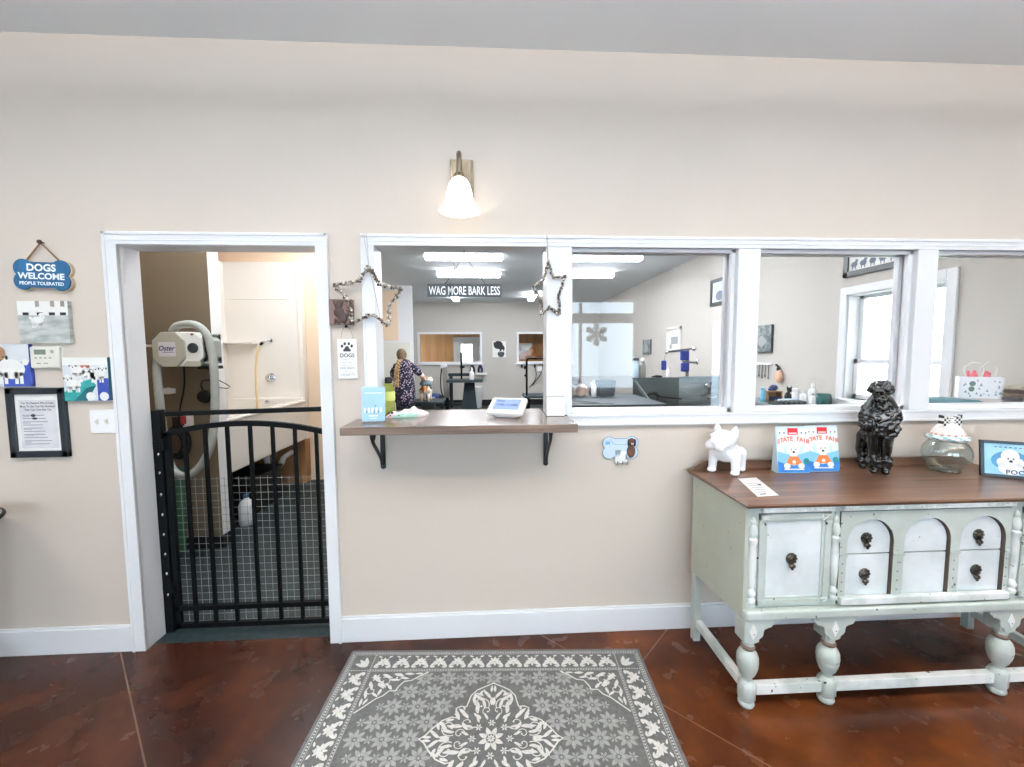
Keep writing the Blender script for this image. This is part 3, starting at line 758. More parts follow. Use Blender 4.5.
# white plank sign with paw
t = thing('paw_sign', 'white plank sign with a black paw print and DOGS, beside the doorway', 'sign', (-.722, 0, 1.402))
b = MB(); b.use(mat('white_plank', (240, 240, 238), .55)); b.box(-.770, -.674, -.004, -.014, 1.404, 1.604); b.build('board', t, bevel=.0015)
F = Frame((-.722, -.0146, 1.404)); b = MB(); b.use(M_TEXTD)
b.flat(F, [(-.018, .137), (.018, .137), (.019, .146), (.011, .154), (.006, .164), (-.006, .164), (-.011, .154), (-.019, .146)])
for a, c in ((-.024, .164), (-.010, .176), (.010, .176), (.024, .164)): b.disc(F, a, c, .0085, n=12, sx=.75)
b.text(F, 'DOGS', .027, 0, .108, bold=.02, sx=.98)
b.use(M_GREYT)
for s, sz, z in (('COME INTO', .0105, .092), ('our lives', .013, .077), ('AND LEAVE', .0105, .063), ('on our', .012, .034)): b.text(F, s, sz, 0, z)
b.use(mat('mid_grey_lettering', (112, 114, 118), .7)); b.text(F, 'PAW PRINTS', .0138, 0, .048, sx=.95); b.use(M_GREYT); b.text(F, 'HEARTS', .021, 0, .012, sx=.95)
b.build('lettering', t)
b = MB(); b.use(M_STR); b.tube(smooth_path([(-.752, -.012, 1.604), (-.742, -.012, 1.648), (-.722, -.012, 1.668), (-.702, -.012, 1.648), (-.690, -.012, 1.604)]), .0014, 6); b.build('wire', t)
b = MB(); b.use(M_BLK2); b.lathe([(.003, 0), (.003, .014), (.008, .015), (.006, .02), (0, .022)], (-.722, 0, 1.667), 10, (0, -1, 0)); b.build('nail', t)

# beaded wire stars
M_BD = [mat('bead_brown', (112, 96, 82), .6), mat('bead_grey', (160, 152, 142), .5), mat('bead_dark', (66, 56, 48), .6), mat('bead_cream', (222, 214, 202), .5)]
def star(pts, y, r, strings, label, loc):
    t = thing('beaded_star', label, 'star ornament', loc, 0, 'beaded stars on the window casing')
    b = MB(); rr = random.Random(len(label)); P = [V((x, y, z)) for x, z in pts]
    for i in range(len(P)):
        p, q = P[i], P[(i + 1) % len(P)]; n = max(2, int((q - p).length / (r * .30)))
        for k in range(n):
            c = p.lerp(q, k / n); a = rr.random() * 6.28; o = V((cos(a), sin(a) * .8, sin(a * 1.7))) * r * .50
            b.use(M_BD[(0, 0, 1, 1, 2, 2, 3)[rr.randrange(7)]]); b.ell(c + o, r * (.45 + .25 * rr.random()), 6, 4)
    b.build('beaded_outline', t)
    b = MB(); b.use(mat('star_wire', (70, 62, 56), .5, .6)); b.tube(P, r * .35, 6, closed=True); b.build('wire_frame', t)
    for s in strings:
        b = MB(); b.use(M_STR); b.tube(s, .0012, 5); b.build('string', t)
    return t
star(((-.594, 1.958), (-.540, 1.868), (-.436, 1.846), (-.500, 1.765), (-.504, 1.668), (-.592, 1.725), (-.684, 1.680), (-.690, 1.780), (-.762, 1.866), (-.646, 1.882)), -.046, .0115,
     (((-.618, -.026, 2.121), (-.594, -.040, 1.958)), ((-.604, -.026, 2.121), (-.594, -.040, 1.958)), ((-.594, -.040, 1.955), (-.572, -.030, 1.84), (-.548, -.028, 1.70))),
     'large beaded wire star hanging over the left window casing', (-.6, -.04, 1.668))
star(((.296, 1.988), (.322, 1.906), (.384, 1.913), (.352, 1.822), (.354, 1.722), (.302, 1.762), (.264, 1.714), (.258, 1.800), (.217, 1.862), (.270, 1.892)), -.034, .0092,
     (((.289, -.026, 2.121), (.296, -.034, 1.988)), ((.293, -.026, 2.121), (.296, -.034, 1.988))),
     'small slanted beaded star hanging on the post right of the counter', (.3, -.034, 1.714))

# wall sconce
t = thing('wall_sconce', 'bronze wall sconce with a lit white bell glass shade', 'wall lamp', (-.132, 0, 2.30))
b = MB(); b.use(M_BRONZE); b.box(-.190, -.076, -.0005, -.022, 2.300, 2.484); b.box(-.180, -.086, -.022, -.026, 2.31, 2.474); b.build('back_plate', t, bevel=.002)
b = MB(); b.use(M_BRONZE)
b.tube(smooth_path([(-.141, -.022, 2.36), (-.141, -.05, 2.43), (-.140, -.085, 2.472), (-.139, -.118, 2.465), (-.138, -.130, 2.42), (-.138, -.130, 2.375)], 6), .012, 10); b.build('arm', t)
b = MB(); b.use(M_BRONZE); b.lathe([(.0, .03), (.008, .03), (.012, .018), (.022, .010), (.026, -.004), (.024, -.010)], (-.138, -.130, 2.358), 20); b.build('shade_cap', t)
b = MB(); b.use(emit('lit_shade_glass', (255, 246, 232), 1.9))
pr = [(.024, 2.350), (.036, 2.342), (.050, 2.318), (.059, 2.285), (.064, 2.255), (.073, 2.228), (.089, 2.208), (.098, 2.198)]
b.lathe(pr + [(r - .005, z + .001) for r, z in pr[::-1]], (-.138, -.130, 0), 32, caps=False); b.build('bell_shade', t)
b = MB(); b.use(emit('bulb', (255, 226, 186), 5.0)); b.ell((-.138, -.130, 2.275), (.024, .024, .032)); b.build('bulb', t)

# counter shelf through the opening, on two iron brackets
t = thing('counter_shelf', 'dark grey brown plank counter running through the window opening', 'counter', (-.14, 0, 1.165))
b = MB(); b.use(wood('weathered_plank', (74, 60, 52), (108, 90, 78), (138, 120, 106), 0.24, 0, 2.2, coat=.3))
FT = Frame((0, 0, 1.165), (1, 0, 0), (0, 1, 0))
b.slab(FT, [(-.672, -.276), (.397, -.282), (.397, -.028), (.288, -.028), (.288, .272), (-.572, .272), (-.572, -.026), (-.672, -.026)], 0, .0375)
b.build('plank', t, bevel=.003)
def bracket(x, label):
    t = thing('shelf_bracket', label, 'bracket', (x, 0, .935), 0, 'iron brackets under the counter')
    b = MB(); b.use(M_IRON); b.box(x - .012, x + .012, -.001, -.012, .940, 1.164); b.lathe([(.013, 0), (.013, .012), (0, .014)], (x, 0, .945), 14, (0, -1, 0)); b.build('wall_leg', t, bevel=.002)
    b = MB(); b.use(M_IRON); b.box(x - .012, x + .012, -.001, -.215, 1.150, 1.1645); b.build('shelf_leg', t, bevel=.002)
    b = MB(); b.use(M_IRON); b.tube(smooth_path([(x, -.205, 1.150), (x, -.175, 1.105), (x, -.12, 1.06), (x, -.06, 1.01), (x, -.02, .965)], 5), .0085, 8)
    b.build('brace', t)
    b = MB(); b.use(M_IRON)
    b.tube([(x, -.028 + .018 * cos(a) * (1 - a / 14), .972 + .018 * sin(a) * (1 - a / 14)) for a in [i * .45 for i in range(18)]], .0055, 8); b.build('scroll', t)
    b = MB(); b.use(M_IRON); b.tube([(x, -.16 + .016 * cos(a) * (1 - a / 14), 1.128 + .016 * sin(a) * (1 - a / 14)) for a in [i * .45 for i in range(18)]], .005, 8); b.build('scroll', t)
bracket(-.560, 'black iron scroll bracket under the left end of the counter'); bracket(.288, 'black iron scroll bracket under the right end of the counter')

# things on the counter
Z = 1.2027
t = thing('leaflet_stand', 'clear stand of pale blue leaflets on the left end of the counter', 'leaflet stand', (-.556, -.15, Z))
b = MB(); b.use(mat('pale_blue_paper', (140, 186, 230), .5, col2=(176, 208, 240), nscale=3)); FB = Frame((-.556, -.158, Z + .004), (1, .12, 0), (0, .10, 1))
b.slab(FB, [(-.052, .004), (.052, .004), (.052, .165), (-.052, .165)], -.012, 0); b.build('leaflets', t)
b = MB(); b.use(M_TEXTW)
for k, a in enumerate((-.038, -.02, -.004, .014, .034)):
    b.disc(FB, a, .062, .006, .0006, 10, .8); b.rect(FB, a - .004, a + .004, .044, .058, .0006)
b.rect(FB, -.02, .02, .026, .032, .0006); b.rect(FB, -.012, .014, .014, .018, .0006); b.rect(FB, -.04, .04, .135, .139, .0006)
b.use(mat('steel_blue_ink', (84, 120, 160), .6))
for a in (-.03, .004, .022): b.rect(FB, a - .003, a + .003, .042, .054, .0008)
b.disc(FB, .010, .076, .004, .0008, 8); b.build('lettering', t)
b = MB(); b.use(glass('clear_acrylic', (255, 255, 255), .012)); b.slab(FB, [(-.055, 0), (.055, 0), (.055, .168), (-.055, .168)], -.016, -.014)
b.slab(FB, [(-.055, 0), (.055, 0), (.055, .003), (-.055, .003)], -.06, .03); b.build('acrylic_holder', t)

t = thing('drink_bottle', 'lime green see-through bottle with black cap behind the blue leaflets', 'bottle', (-.549, .12, Z))
b = MB(); b.use(glass('lime_plastic', (232, 238, 158), .06, .05)); b.lathe([(.028, 0), (.032, .006), (.032, .05), (.029, .056), (.032, .062), (.032, .135), (.024, .158), (.018, .168)], (-.549, .12, Z), 24); b.build('body', t)
b = MB(); b.use(M_BLK2); b.lathe([(.0195, .168), (.0195, .19), (.015, .2), (.0, .2)], (-.549, .12, Z), 20); b.build('cap', t)
b = MB(); b.use(mat('lime_label', (206, 214, 120), .5)); b.lathe([(.0325, .075), (.0325, .125)], (-.549, .12, Z), 24, caps=False); b.build('label_band', t)

t = thing('folded_cloth', 'folded pastel patterned cloth lying on the counter by the bottle', 'cloth', (-.435, .02, Z))
M_PAS = mat('pastel_print', (236, 214, 212), .8, col2=(176, 214, 198), nscale=7, lo=.48, hi=.52)
b = MB(); b.use(M_PAS)
rr = random.Random(5); nx, ny = 22, 10; o = len(b.v)
def ht(u, v): return Z + .002 + (.034 + .010 * sin(u * 9 + v * 4) + .006 * sin(u * 23)) * (sin(pi * min(max(u, .02), .98)) ** .35) * (sin(pi * min(max(v, .03), .97)) ** .4)
for j in range(ny + 1):
    for i in range(nx + 1):
        u, v = i / nx, j / ny; x = -.530 + .185 * u + .012 * sin(v * 3); y = -.035 + .11 * v + .05 * u; b.v.append(V((x, y, ht(u, v))))
for j in range(ny):
    for i in range(nx): q = o + j * (nx + 1) + i; b.face([q, q + 1, q + nx + 2, q + nx + 1], True)
k0 = len(b.v); ring = [o + i for i in range(nx + 1)] + [o + j * (nx + 1) + nx for j in range(1, ny + 1)] + [o + ny * (nx + 1) + i for i in range(nx - 1, -1, -1)] + [o + j * (nx + 1) for j in range(ny - 1, 0, -1)]
for i in ring: b.v.append(V((b.v[i].x, b.v[i].y, Z + .0005)))
n = len(ring)
for i in range(n): b.face([ring[i], k0 + i, k0 + (i + 1) % n, ring[(i + 1) % n]], True)
b.face([k0 + i for i in range(n)][::-1]); b.build('cloth', t)
b = MB(); b.use(A_BK); FC = Frame((-.515, -.037, Z), (1, .27, 0), (0, .25, 1))
for a, c, r in ((.0, .026, .006), (.016, .028, .006), (.008, .014, .0035), (.0, .008, .0025), (.05, .012, .0025), (.07, .018, .0025)): b.disc(FC, a, c, r, .004, 10, 1.3)
b.build('pattern', t)

# tilted touch screen till
t = thing('touch_screen_till', 'white tilted touch screen on a low wedge stand on the counter', 'tablet till', (.085, -.02, Z), 0)
FS = Frame((.083, -.035, Z + .060), (.94, -.34, 0), (.294, .814, .5))
b = MB(); b.use(M_PWHITE)
def rrect(w, h, r, n=5): return arc(w / 2 - r, h / 2 - r, r, 0, 90, n) + arc(-w / 2 + r, h / 2 - r, r, 90, 180, n) + arc(-w / 2 + r, -h / 2 + r, r, 180, 270, n) + arc(w / 2 - r, -h / 2 + r, r, 270, 360, n)
b.slab(FS, rrect(.190, .132, .014), -.018, 0); b.build('screen_housing', t, bevel=.003)
b = MB(); b.use(emit('lit_screen', (168, 190, 236), .8)); b.rect(FS, -.070, .066, -.036, .050, .0008)
b.use(emit('screen_ink', (110, 126, 190), .6)); b.text(FS, 'WELCOME', .024, 0, -.006, .0014, bold=.02); b.rect(FS, -.06, -.02, .030, .036, .0014)
b.build('screen', t)
b = MB(); b.use(M_PWHITE)
sec = [FS.p(-.065, -.050, -.0185), FS.p(.065, -.050, -.0185), FS.p(.065, .050, -.0185), FS.p(-.065, .050, -.0185)]
low = [V((.083 + (p.x - .083) * .85, -.03 + (p.y + .03) * .8, Z + .0005)) for p in sec]; o = len(b.v); b.v += low + sec
for f in ((3, 2, 1, 0), (4, 5, 6, 7), (0, 1, 5, 4), (1, 2, 6, 5), (2, 3, 7, 6), (3, 0, 4, 7)): b.face([o + i for i in f])
b.build('wedge_stand', t, bevel=.004)

t = thing('message_block', 'small white block sign with pale lines, leaning on the post', 'sign', (.332, -.03, Z), 0)
FM = Frame((.332, -.036, Z + .0005), (1, -.03, 0), (0, .04, 1))
b = MB(); b.use(M_PWHITE); b.slab(FM, [(-.046, .002), (.046, .002), (.046, .098), (-.046, .098)], -.0012, .0006); b.build('face', t)
b = MB(); b.use(mat('walnut_block', (104, 82, 68), .6)); b.slab(FM, [(-.0465, 0), (.0465, 0), (.0465, .1), (-.0465, .1)], -.018, -.001); b.build('block', t)
b = MB(); b.use(mat('pale_ink', (128, 140, 150), .6))
for k, (a0, a1) in enumerate(((-.016, .016), (-.03, .03), (-.03, .03), (-.02, .02))):
    b.strip(FM, [(a0 + (a1 - a0) * i / 24, .074 - k * .016 + .0028 * sin(i * 2.1)) for i in range(25)], .0012, .001)
b.build('handwriting', t)

# bone-shaped hook plate below the panes
t = thing('leash_hook', 'pale blue bone shaped hook plate with a brown dog, below the panes', 'hook', (.688, 0, .91))
FK = wframe(.688, 1.022, 0)
b = MB(); b.use(mat('pale_blue_enamel', (196, 216, 236), .35)); b.slab(FK, bone(.190, .118), 0, .010); b.build('plate', t, bevel=.0015)
b = MB(); b.use(mat('slate_edge', (98, 118, 140), .5)); b.strip(FK, bone(.192, .120), .003, .0102, True)
b.strip(FK, [(-.055, .05), (-.045, .03), (-.035, .018), (.03, .016), (.05, .018)], .002, .0106)
b.use(mat('light_blue_paint', (120, 170, 210), .5)); b.rect(FK, -.082, -.056, .018, .036, .0106); b.build('painted_line', t)
b = MB(); b.use(mat('chocolate_brown', (104, 66, 44), .6, col2=(72, 48, 38), nscale=20))
b.ell(FK.p(.058, -.020, .010), (.024, .007, .036), 16, 8); b.ell(FK.p(.060, .030, .011), (.018, .007, .022), 16, 8)
b.use(mat('dark_ear', (48, 36, 34), .6)); b.ell(FK.p(.044, .026, .012), (.007, .006, .022), 10, 6); b.ell(FK.p(.077, .026, .012), (.007, .006, .022), 10, 6)
b.use(A_W); b.ell(FK.p(.062, .022, .018), (.007, .003, .006), 10, 6); b.use(A_BK); b.ell(FK.p(.062, .026, .0205), (.003, .002, .003), 8, 6)
b.build('dog_figure', t)
b = MB(); b.use(M_CHROME)
for a in (-.022, .005, .032):
    b.tube(smooth_path([FK.p(a, -.035, .008), FK.p(a, -.075, .010), FK.p(a, -.088, .022), FK.p(a, -.080, .034), FK.p(a, -.066, .036)], 5), .0030, 8)
b.slab(FK, [(-.03, -.034), (.04, -.034), (.04, -.046), (-.03, -.046)], 0, .008); b.build('hooks', t)
b = MB(); b.use(A_W); b.slab(FK, [(-.03, -.045), (-.006, -.04), (.004, -.02), (.026, -.02), (.026, -.07), (.012, -.086), (-.03, -.07)], .010, .016)
b.use(mat('grey_tag', (126, 138, 140), .5)); b.slab(FK, [(-.028, -.012), (.002, -.012), (-.004, -.036), (-.026, -.034)], .010, .014); b.build('clip', t)

# ================================================================ the sideboard
P_SAGE = worn_paint('sage_chalk_paint', (180, 189, 181), (200, 208, 203), (58, 54, 48), .36, .7)
P_SIDE = worn_paint('sage_side_paint', (176, 180, 166), (182, 187, 174), (150, 152, 140), .6, .7)
P_PALE = worn_paint('pale_panel_paint', (206, 214, 214), (226, 231, 232), (170, 178, 180), .5, .62)
P_RUB = worn_paint('rubbed_white_paint', (198, 206, 200), (236, 239, 236), (86, 70, 60), .45, .56)
M_TOP = wood('walnut_top', (72, 48, 36), (102, 72, 54), (132, 98, 76), .34, 0, 1.6, coat=.2)
M_PULL = mat('aged_bronze', (46, 45, 42), .35, .9, col2=(104, 98, 88), nscale=40)
FY = -.505                                                    # plane of the front frame
FS_ = Frame((0, FY, 0))
sb = thing('sideboard', 'sage painted antique sideboard with dark walnut top and arched drawers', 'sideboard', (1.85, -.29, 0))
b = MB(); b.use(M_TOP)
b.box(1.040, 2.660, -.540, -.022, .895, .906); b.box(1.046, 2.654, -.534, -.022, .887, .896); b.box(1.036, 2.664, -.544, -.022, .899, .903)
b.build('top', sb, bevel=.003)
b = MB(); b.use(M_TOP)
b.slab(Frame((0, -.040, 0)), [(1.055, .906), (2.645, .906), (2.63, .918), (2.60, .930), (2.585, .948), (2.56, .952), (1.14, .952), (1.115, .948), (1.10, .930), (1.07, .918)], -.018, 0); b.build('back_rail', sb, bevel=.002)
b = MB(); b.use(P_SAGE)
b.box(1.066, 2.634, -.470, -.062, .44, .887)
for x0, x1, z0, z1 in ((1.062, 1.112, .44, .887), (2.588, 2.638, .44, .887), (1.428, 1.466, .44, .887), (2.234, 2.288, .44, .887), (1.112, 1.428, .855, .887), (1.466, 2.234, .855, .887), (2.288, 2.588, .855, .887), (1.112, 1.428, .44, .452), (2.288, 2.588, .44, .452)):
    b.box(x0, x1, FY, -.469, z0, z1)
b.build('carcass', sb)
for s, x in ((-1, 1.060), (1, 2.640)):
    b = MB(); b.use(P_SIDE)
    FZ = Frame((x, 0, 0), (0, -1, 0), (0, 0, 1)); b.slab(FZ, [(.066, .372), (.51, .402), (.51, .887), (.066, .887)], -.008, .008); b.build('side_panel', sb, bevel=.001)
# beaded frieze strips
for x0, x1 in ((1.118, 1.424), (1.468, 2.232), (2.292, 2.584)):
    b = MB(); b.use(P_RUB); b.box(x0, x1, FY, FY - .022, .866, .885)
    n = int((x1 - x0) / .0135)
    for k in range(n): b.ell((x0 + (k + .5) * (x1 - x0) / n, FY - .022, .876), (.0055, .004, .006), 8, 4)
    b.build('frieze_strip', sb)
def pull(x, z, parent, y):
    b = MB(); b.use(M_PULL)
    b.lathe([(.024, 0), (.0235, .004), (.018, .007), (.010, .009), (.008, .012), (.0, .013)], (x, y, z), 18, (0, -1, 0))
    for k in range(9):
        a = 2 * pi * k / 9; b.ell((x + .020 * cos(a), y - .004, z + .020 * sin(a)), (.006, .004, .006), 8, 5)
    b.tube([(x, y - .010, z - .004), (x, y - .010, z - .020)], .004, 8)
    b.ell((x, y - .010, z - .030), (.015, .007, .010), 12, 6); b.ell((x, y - .010, z - .041), (.006, .005, .006), 8, 5)
    return b.build('pull', parent)
for x0, x1, kx in ((1.114, 1.426, 1.262), (2.290, 2.586, 2.438)):
    b = MB(); b.use(P_PALE); z0, z1 = .454, .853
    b.box(x0 + .02, x1 - .02, FY + .004, FY + .030, z0 + .02, z1 - .02)
    b.use(P_SAGE); w_ = .026
    for a in ((x0, x0 + w_, z0, z1), (x1 - w_, x1, z0, z1), (x0, x1, z0, z0 + w_), (x0, x1, z1 - w_, z1)): b.box(a[0], a[1], FY - .008, FY + .016, a[2], a[3])
    w2 = .010
    for a in ((x0 + w_, x0 + w_ + w2, z0 + w_, z1 - w_), (x1 - w_ - w2, x1 - w_, z0 + w_, z1 - w_), (x0 + w_, x1 - w_, z0 + w_, z0 + w_ + w2), (x0 + w_, x1 - w_, z1 - w_ - w2, z1 - w_)): b.box(a[0], a[1], FY - .002, FY + .016, a[2], a[3])
    for sx, xx in ((1, x0), (-1, x1)):
        for sz, zz in ((1, z0), (-1, z1)):
            b.box(xx + sx * .003, xx + sx * .042, FY - .012, FY + .016, zz + sz * .003, zz + sz * .030)
            cx_, cz_ = xx + sx * .0225, zz + sz * .0165
            for q in (-1, 1): b.beam((cx_ - .014, FY - .013, cz_ - q * .009), (cx_ + .014, FY - .013, cz_ + q * .009), .004, .003, (0, -1, 0))
    dr = b.build('door', sb, bevel=.0015)
    pull(kx, .655, dr, FY + .003)
# arched drawer front
AR = ((1.602, .104), (1.858, .105), (2.110, .105)); SPR = .716
YF = -.512; M_REV = mat('bare_reveal', (86, 74, 66), .7)
b = MB(); b.use(P_SAGE); FA = Frame((0, YF, 0)); xs = [1.466]
for cx, r in AR: xs += [cx - r, cx + r]
xs.append(2.234); ztop = .855
for i, (cx, r) in enumerate(AR):
    xl = (xs[2 * i] + xs[2 * i + 1]) / 2 if i else xs[0]; xr = (xs[2 * i + 2] + xs[2 * i + 3]) / 2 if i < 2 else xs[-1]
    top = [(cx, ztop), (xl, ztop), (xl, SPR), (cx - r, SPR)] + [(cx - r * cos(radians(t)), SPR + r * sin(radians(t))) for t in range(6, 91, 6)]
    b.slab(FA, top, -.024, 0, M_REV)
    top = [(cx, ztop), (xr, ztop), (xr, SPR), (cx + r, SPR)] + [(cx + r * cos(radians(t)), SPR + r * sin(radians(t))) for t in range(6, 91, 6)]
    b.slab(FA, top, -.024, 0, M_REV)
for i in range(4): b.slab(FA, [(xs[2 * i], .452), (xs[2 * i + 1], .452), (xs[2 * i + 1], SPR), (xs[2 * i], SPR)], -.024, 0, M_REV)
for i in range(4):
    xm0, xm1 = xs[2 * i], xs[2 * i + 1]; b.box(xm0, xm1, YF - .006, YF, .658, .668)
    b.use(mat('rivet_grey', (120, 126, 122), .5))
    for k in range(4): b.ell(((xm0 + xm1) / 2, YF, .508 + k * .040), (.0036, .003, .0036), 8, 5)
    b.use(P_SAGE)
b.build('arcade_board', sb)
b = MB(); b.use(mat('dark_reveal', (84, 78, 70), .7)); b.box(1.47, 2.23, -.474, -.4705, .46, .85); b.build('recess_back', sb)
for i, (cx, r) in enumerate(AR):
    r2 = r - .004; FD = Frame((0, -.4975, 0))
    up = [(cx + r2, .666), (cx + r2, SPR)] + [(cx + r2 * cos(radians(t)), SPR + r2 * sin(radians(t))) for t in range(6, 180, 6)] + [(cx - r2, SPR), (cx - r2, .666)]
    for nm, poly, kz in (('drawer', up, .733), ('drawer', [(cx - r2, .470), (cx + r2, .470), (cx + r2, .660), (cx - r2, .660)], .575)):
        b = MB(); b.use(P_PALE); b.slab(FD, poly, -.010, .001); dw = b.build('drawer' if i != 1 else 'door', sb, bevel=.001)
        if i != 1: pull(cx - .009, kz, dw, -.4985)
b = MB(); b.use(P_RUB); b.box(1.470, 2.230, FY, -.530, .454, .485); b.build('ledge_strip', sb, bevel=.004)
b = MB(); b.use(P_SAGE); b.box(1.056, 2.644, -.06, -.500, .418, .446); b.box(1.052, 2.648, -.490, -.538, .404, .446); b.build('base_moulding', sb, bevel=.010, seg=3)
# split spindles
SP = [(.010, .0), (.017, .004), (.017, .016), (.011, .022), (.016, .034), (.018, .042), (.012, .054), (.009, .062), (.012, .070), (.014, .10), (.016, .16), (.016, .20), (.013, .25), (.018, .262), (.018, .275), (.011, .282), (.016, .292), (.017, .312), (.013, .330), (.009, .338), (.012, .348), (.007, .362), (.0, .372)]
for x in (1.087, 1.447, 2.261, 2.613):
    b = MB(); b.use(P_RUB); b.lathe(SP, (x, FY - .003, .472), 14); b.build('spindle', sb)
# legs
LP = [(.018, 0.0), (.028, .004), (.033, .014), (.031, .026), (.024, .032)]
BULB = [(r * .84, z) for r, z in ((.024, .118), (.022, .128), (.026, .136), (.037, .150), (.046, .172), (.0485, .182), (.0500, .186), (.0485, .190), (.0500, .194), (.052, .205), (.050, .228), (.043, .244), (.034, .254), (.026, .258), (.030, .264), (.032, .272), (.026, .280), (.026, .300))]
YL = -.496
for x, kind in ((1.092, -1), (1.452, 0), (2.250, 0), (2.608, 1)):
    b = MB(); b.use(P_SAGE); b.lathe(LP, (x, YL, 0), 20)
    o = len(b.v)
    oct_ = [(.029, .030), (.036, .040), (.036, .100), (.030, .112), (.020, .120)]
    b.lathe(oct_, (x, YL, 0), 8); b.fs[-8 * 4 - 2:] = [False] * (8 * 4 + 2)
    b.lathe(BULB, (x, YL, 0), 26)
    b.use(mat('bare_wood_ring', (124, 104, 92), .5)); b.lathe([(.0225, .2585), (.0270, .264), (.0285, .272), (.0235, .280)], (x, YL, 0), 24, caps=False)
    b.build('leg', sb)
    b = MB(); b.use(P_SAGE); FB_ = Frame((x, YL - .030, 0))
    rt = [(.100, .405), (.100, .388), (.088, .382), (.080, .370), (.064, .366), (.050, .360), (.046, .348), (.046, .338), (.040, .326), (.030, .320), (.020, .304), (0, .298)]
    R_ = rt if kind != 1 else [(.038, .405), (.038, .310), (.02, .300), (0, .298)]
    L_ = rt if kind != -1 else [(.038, .405), (.038, .310), (.02, .300), (0, .298)]
    b.slab(FB_, R_ + [(-p[0], p[1]) for p in L_[::-1][1:]], -.010, 0)
    b.box(x - .033, x + .033, YL - .022, YL + .044, .300, .42)
    b.use(A_W); b.slab(FB_, [(0, .318), (.016, .352), (0, .388), (-.016, .352)], 0, .004); b.use(mat('nick', (60, 52, 46), .7)); b.disc(FB_, .002, .343, .003, .0046, 6)
    b.build('corbel', sb, bevel=.001)
for x in (1.079, 2.621):
    b = MB(); b.use(P_SAGE); b.box(x - .018, x + .018, -.100, -.062, .0, .44); b.build('rear_leg', sb, bevel=.002)
    b = MB(); b.use(P_RUB); b.beam((x + .006, -.10, .098), (x + .010, YL + .03, .085), .030, .040); b.build('side_stretcher', sb, bevel=.002)
for xa, xb in ((1.128, 1.418), (1.486, 2.216), (2.284, 2.574)):
    b = MB(); b.use(P_RUB); b.beam((xa, YL, .078), (xb, YL, .078), .032, .044); b.build('front_stretcher', sb, bevel=.002)

ZT = .9065
# white french bulldog figure
t = thing('bulldog_figurine', 'glossy white bulldog figurine at the left end of the sideboard', 'figurine', (1.222, -.078, ZT), radians(-47))
R36 = WM[t.name]
def loc(p): return R36 @ V(p)
b = MB(); b.use(mat('white_glaze', (242, 243, 246), .18, coat=.5))
def el(c, r, s=16): b.ell(loc(c), r, s, 10, R36.to_3x3())
HT = Matrix.Translation(V((0, -.045, 0))) @ Matrix.Rotation(radians(-20), 4, 'Z') @ Matrix.Translation(V((0, .045, 0)))
def hd(c, r, s=16): b.ell(R36 @ (HT @ V(c)), r, s, 10, (R36 @ HT).to_3x3())
for x in (-.055, .055):
    b.limb([loc((x, -.046, .022)), loc((x * .98, -.044, .06)), loc((x * .9, -.036, .10))], [.021, .022, .030]); el((x, -.054, .013), (.023, .029, .013))
    b.limb([loc((x, .062, .022)), loc((x * .98, .060, .06)), loc((x * .85, .052, .10))], [.019, .022, .034]); el((x, .056, .012), (.021, .026, .012))
el((0, -.028, .108), (.066, .052, .052)); el((0, .030, .104), (.060, .068, .046)); el((0, -.036, .142), (.056, .044, .036))
hd((0, -.055, .180), (.068, .054, .048)); hd((0, -.094, .160), (.054, .040, .034)); hd((.026, -.118, .150), (.028, .022, .024)); hd((-.026, -.118, .150), (.028, .022, .024))
hd((0, -.130, .170), (.014, .010, .010)); hd((.03, -.09, .196), (.020, .018, .012)); hd((-.03, -.09, .196), (.020, .018, .012))
for x in (-.045, .045): b.limb([R36 @ (HT @ V(c)) for c in ((x, -.040, .205), (x * 1.10, -.036, .226), (x * 1.18, -.032, .250))], [.025, .018, .006])
el((0, .098, .132), (.013, .016, .013))
o = organic(b.build('body', t), .0042, 5, .45)

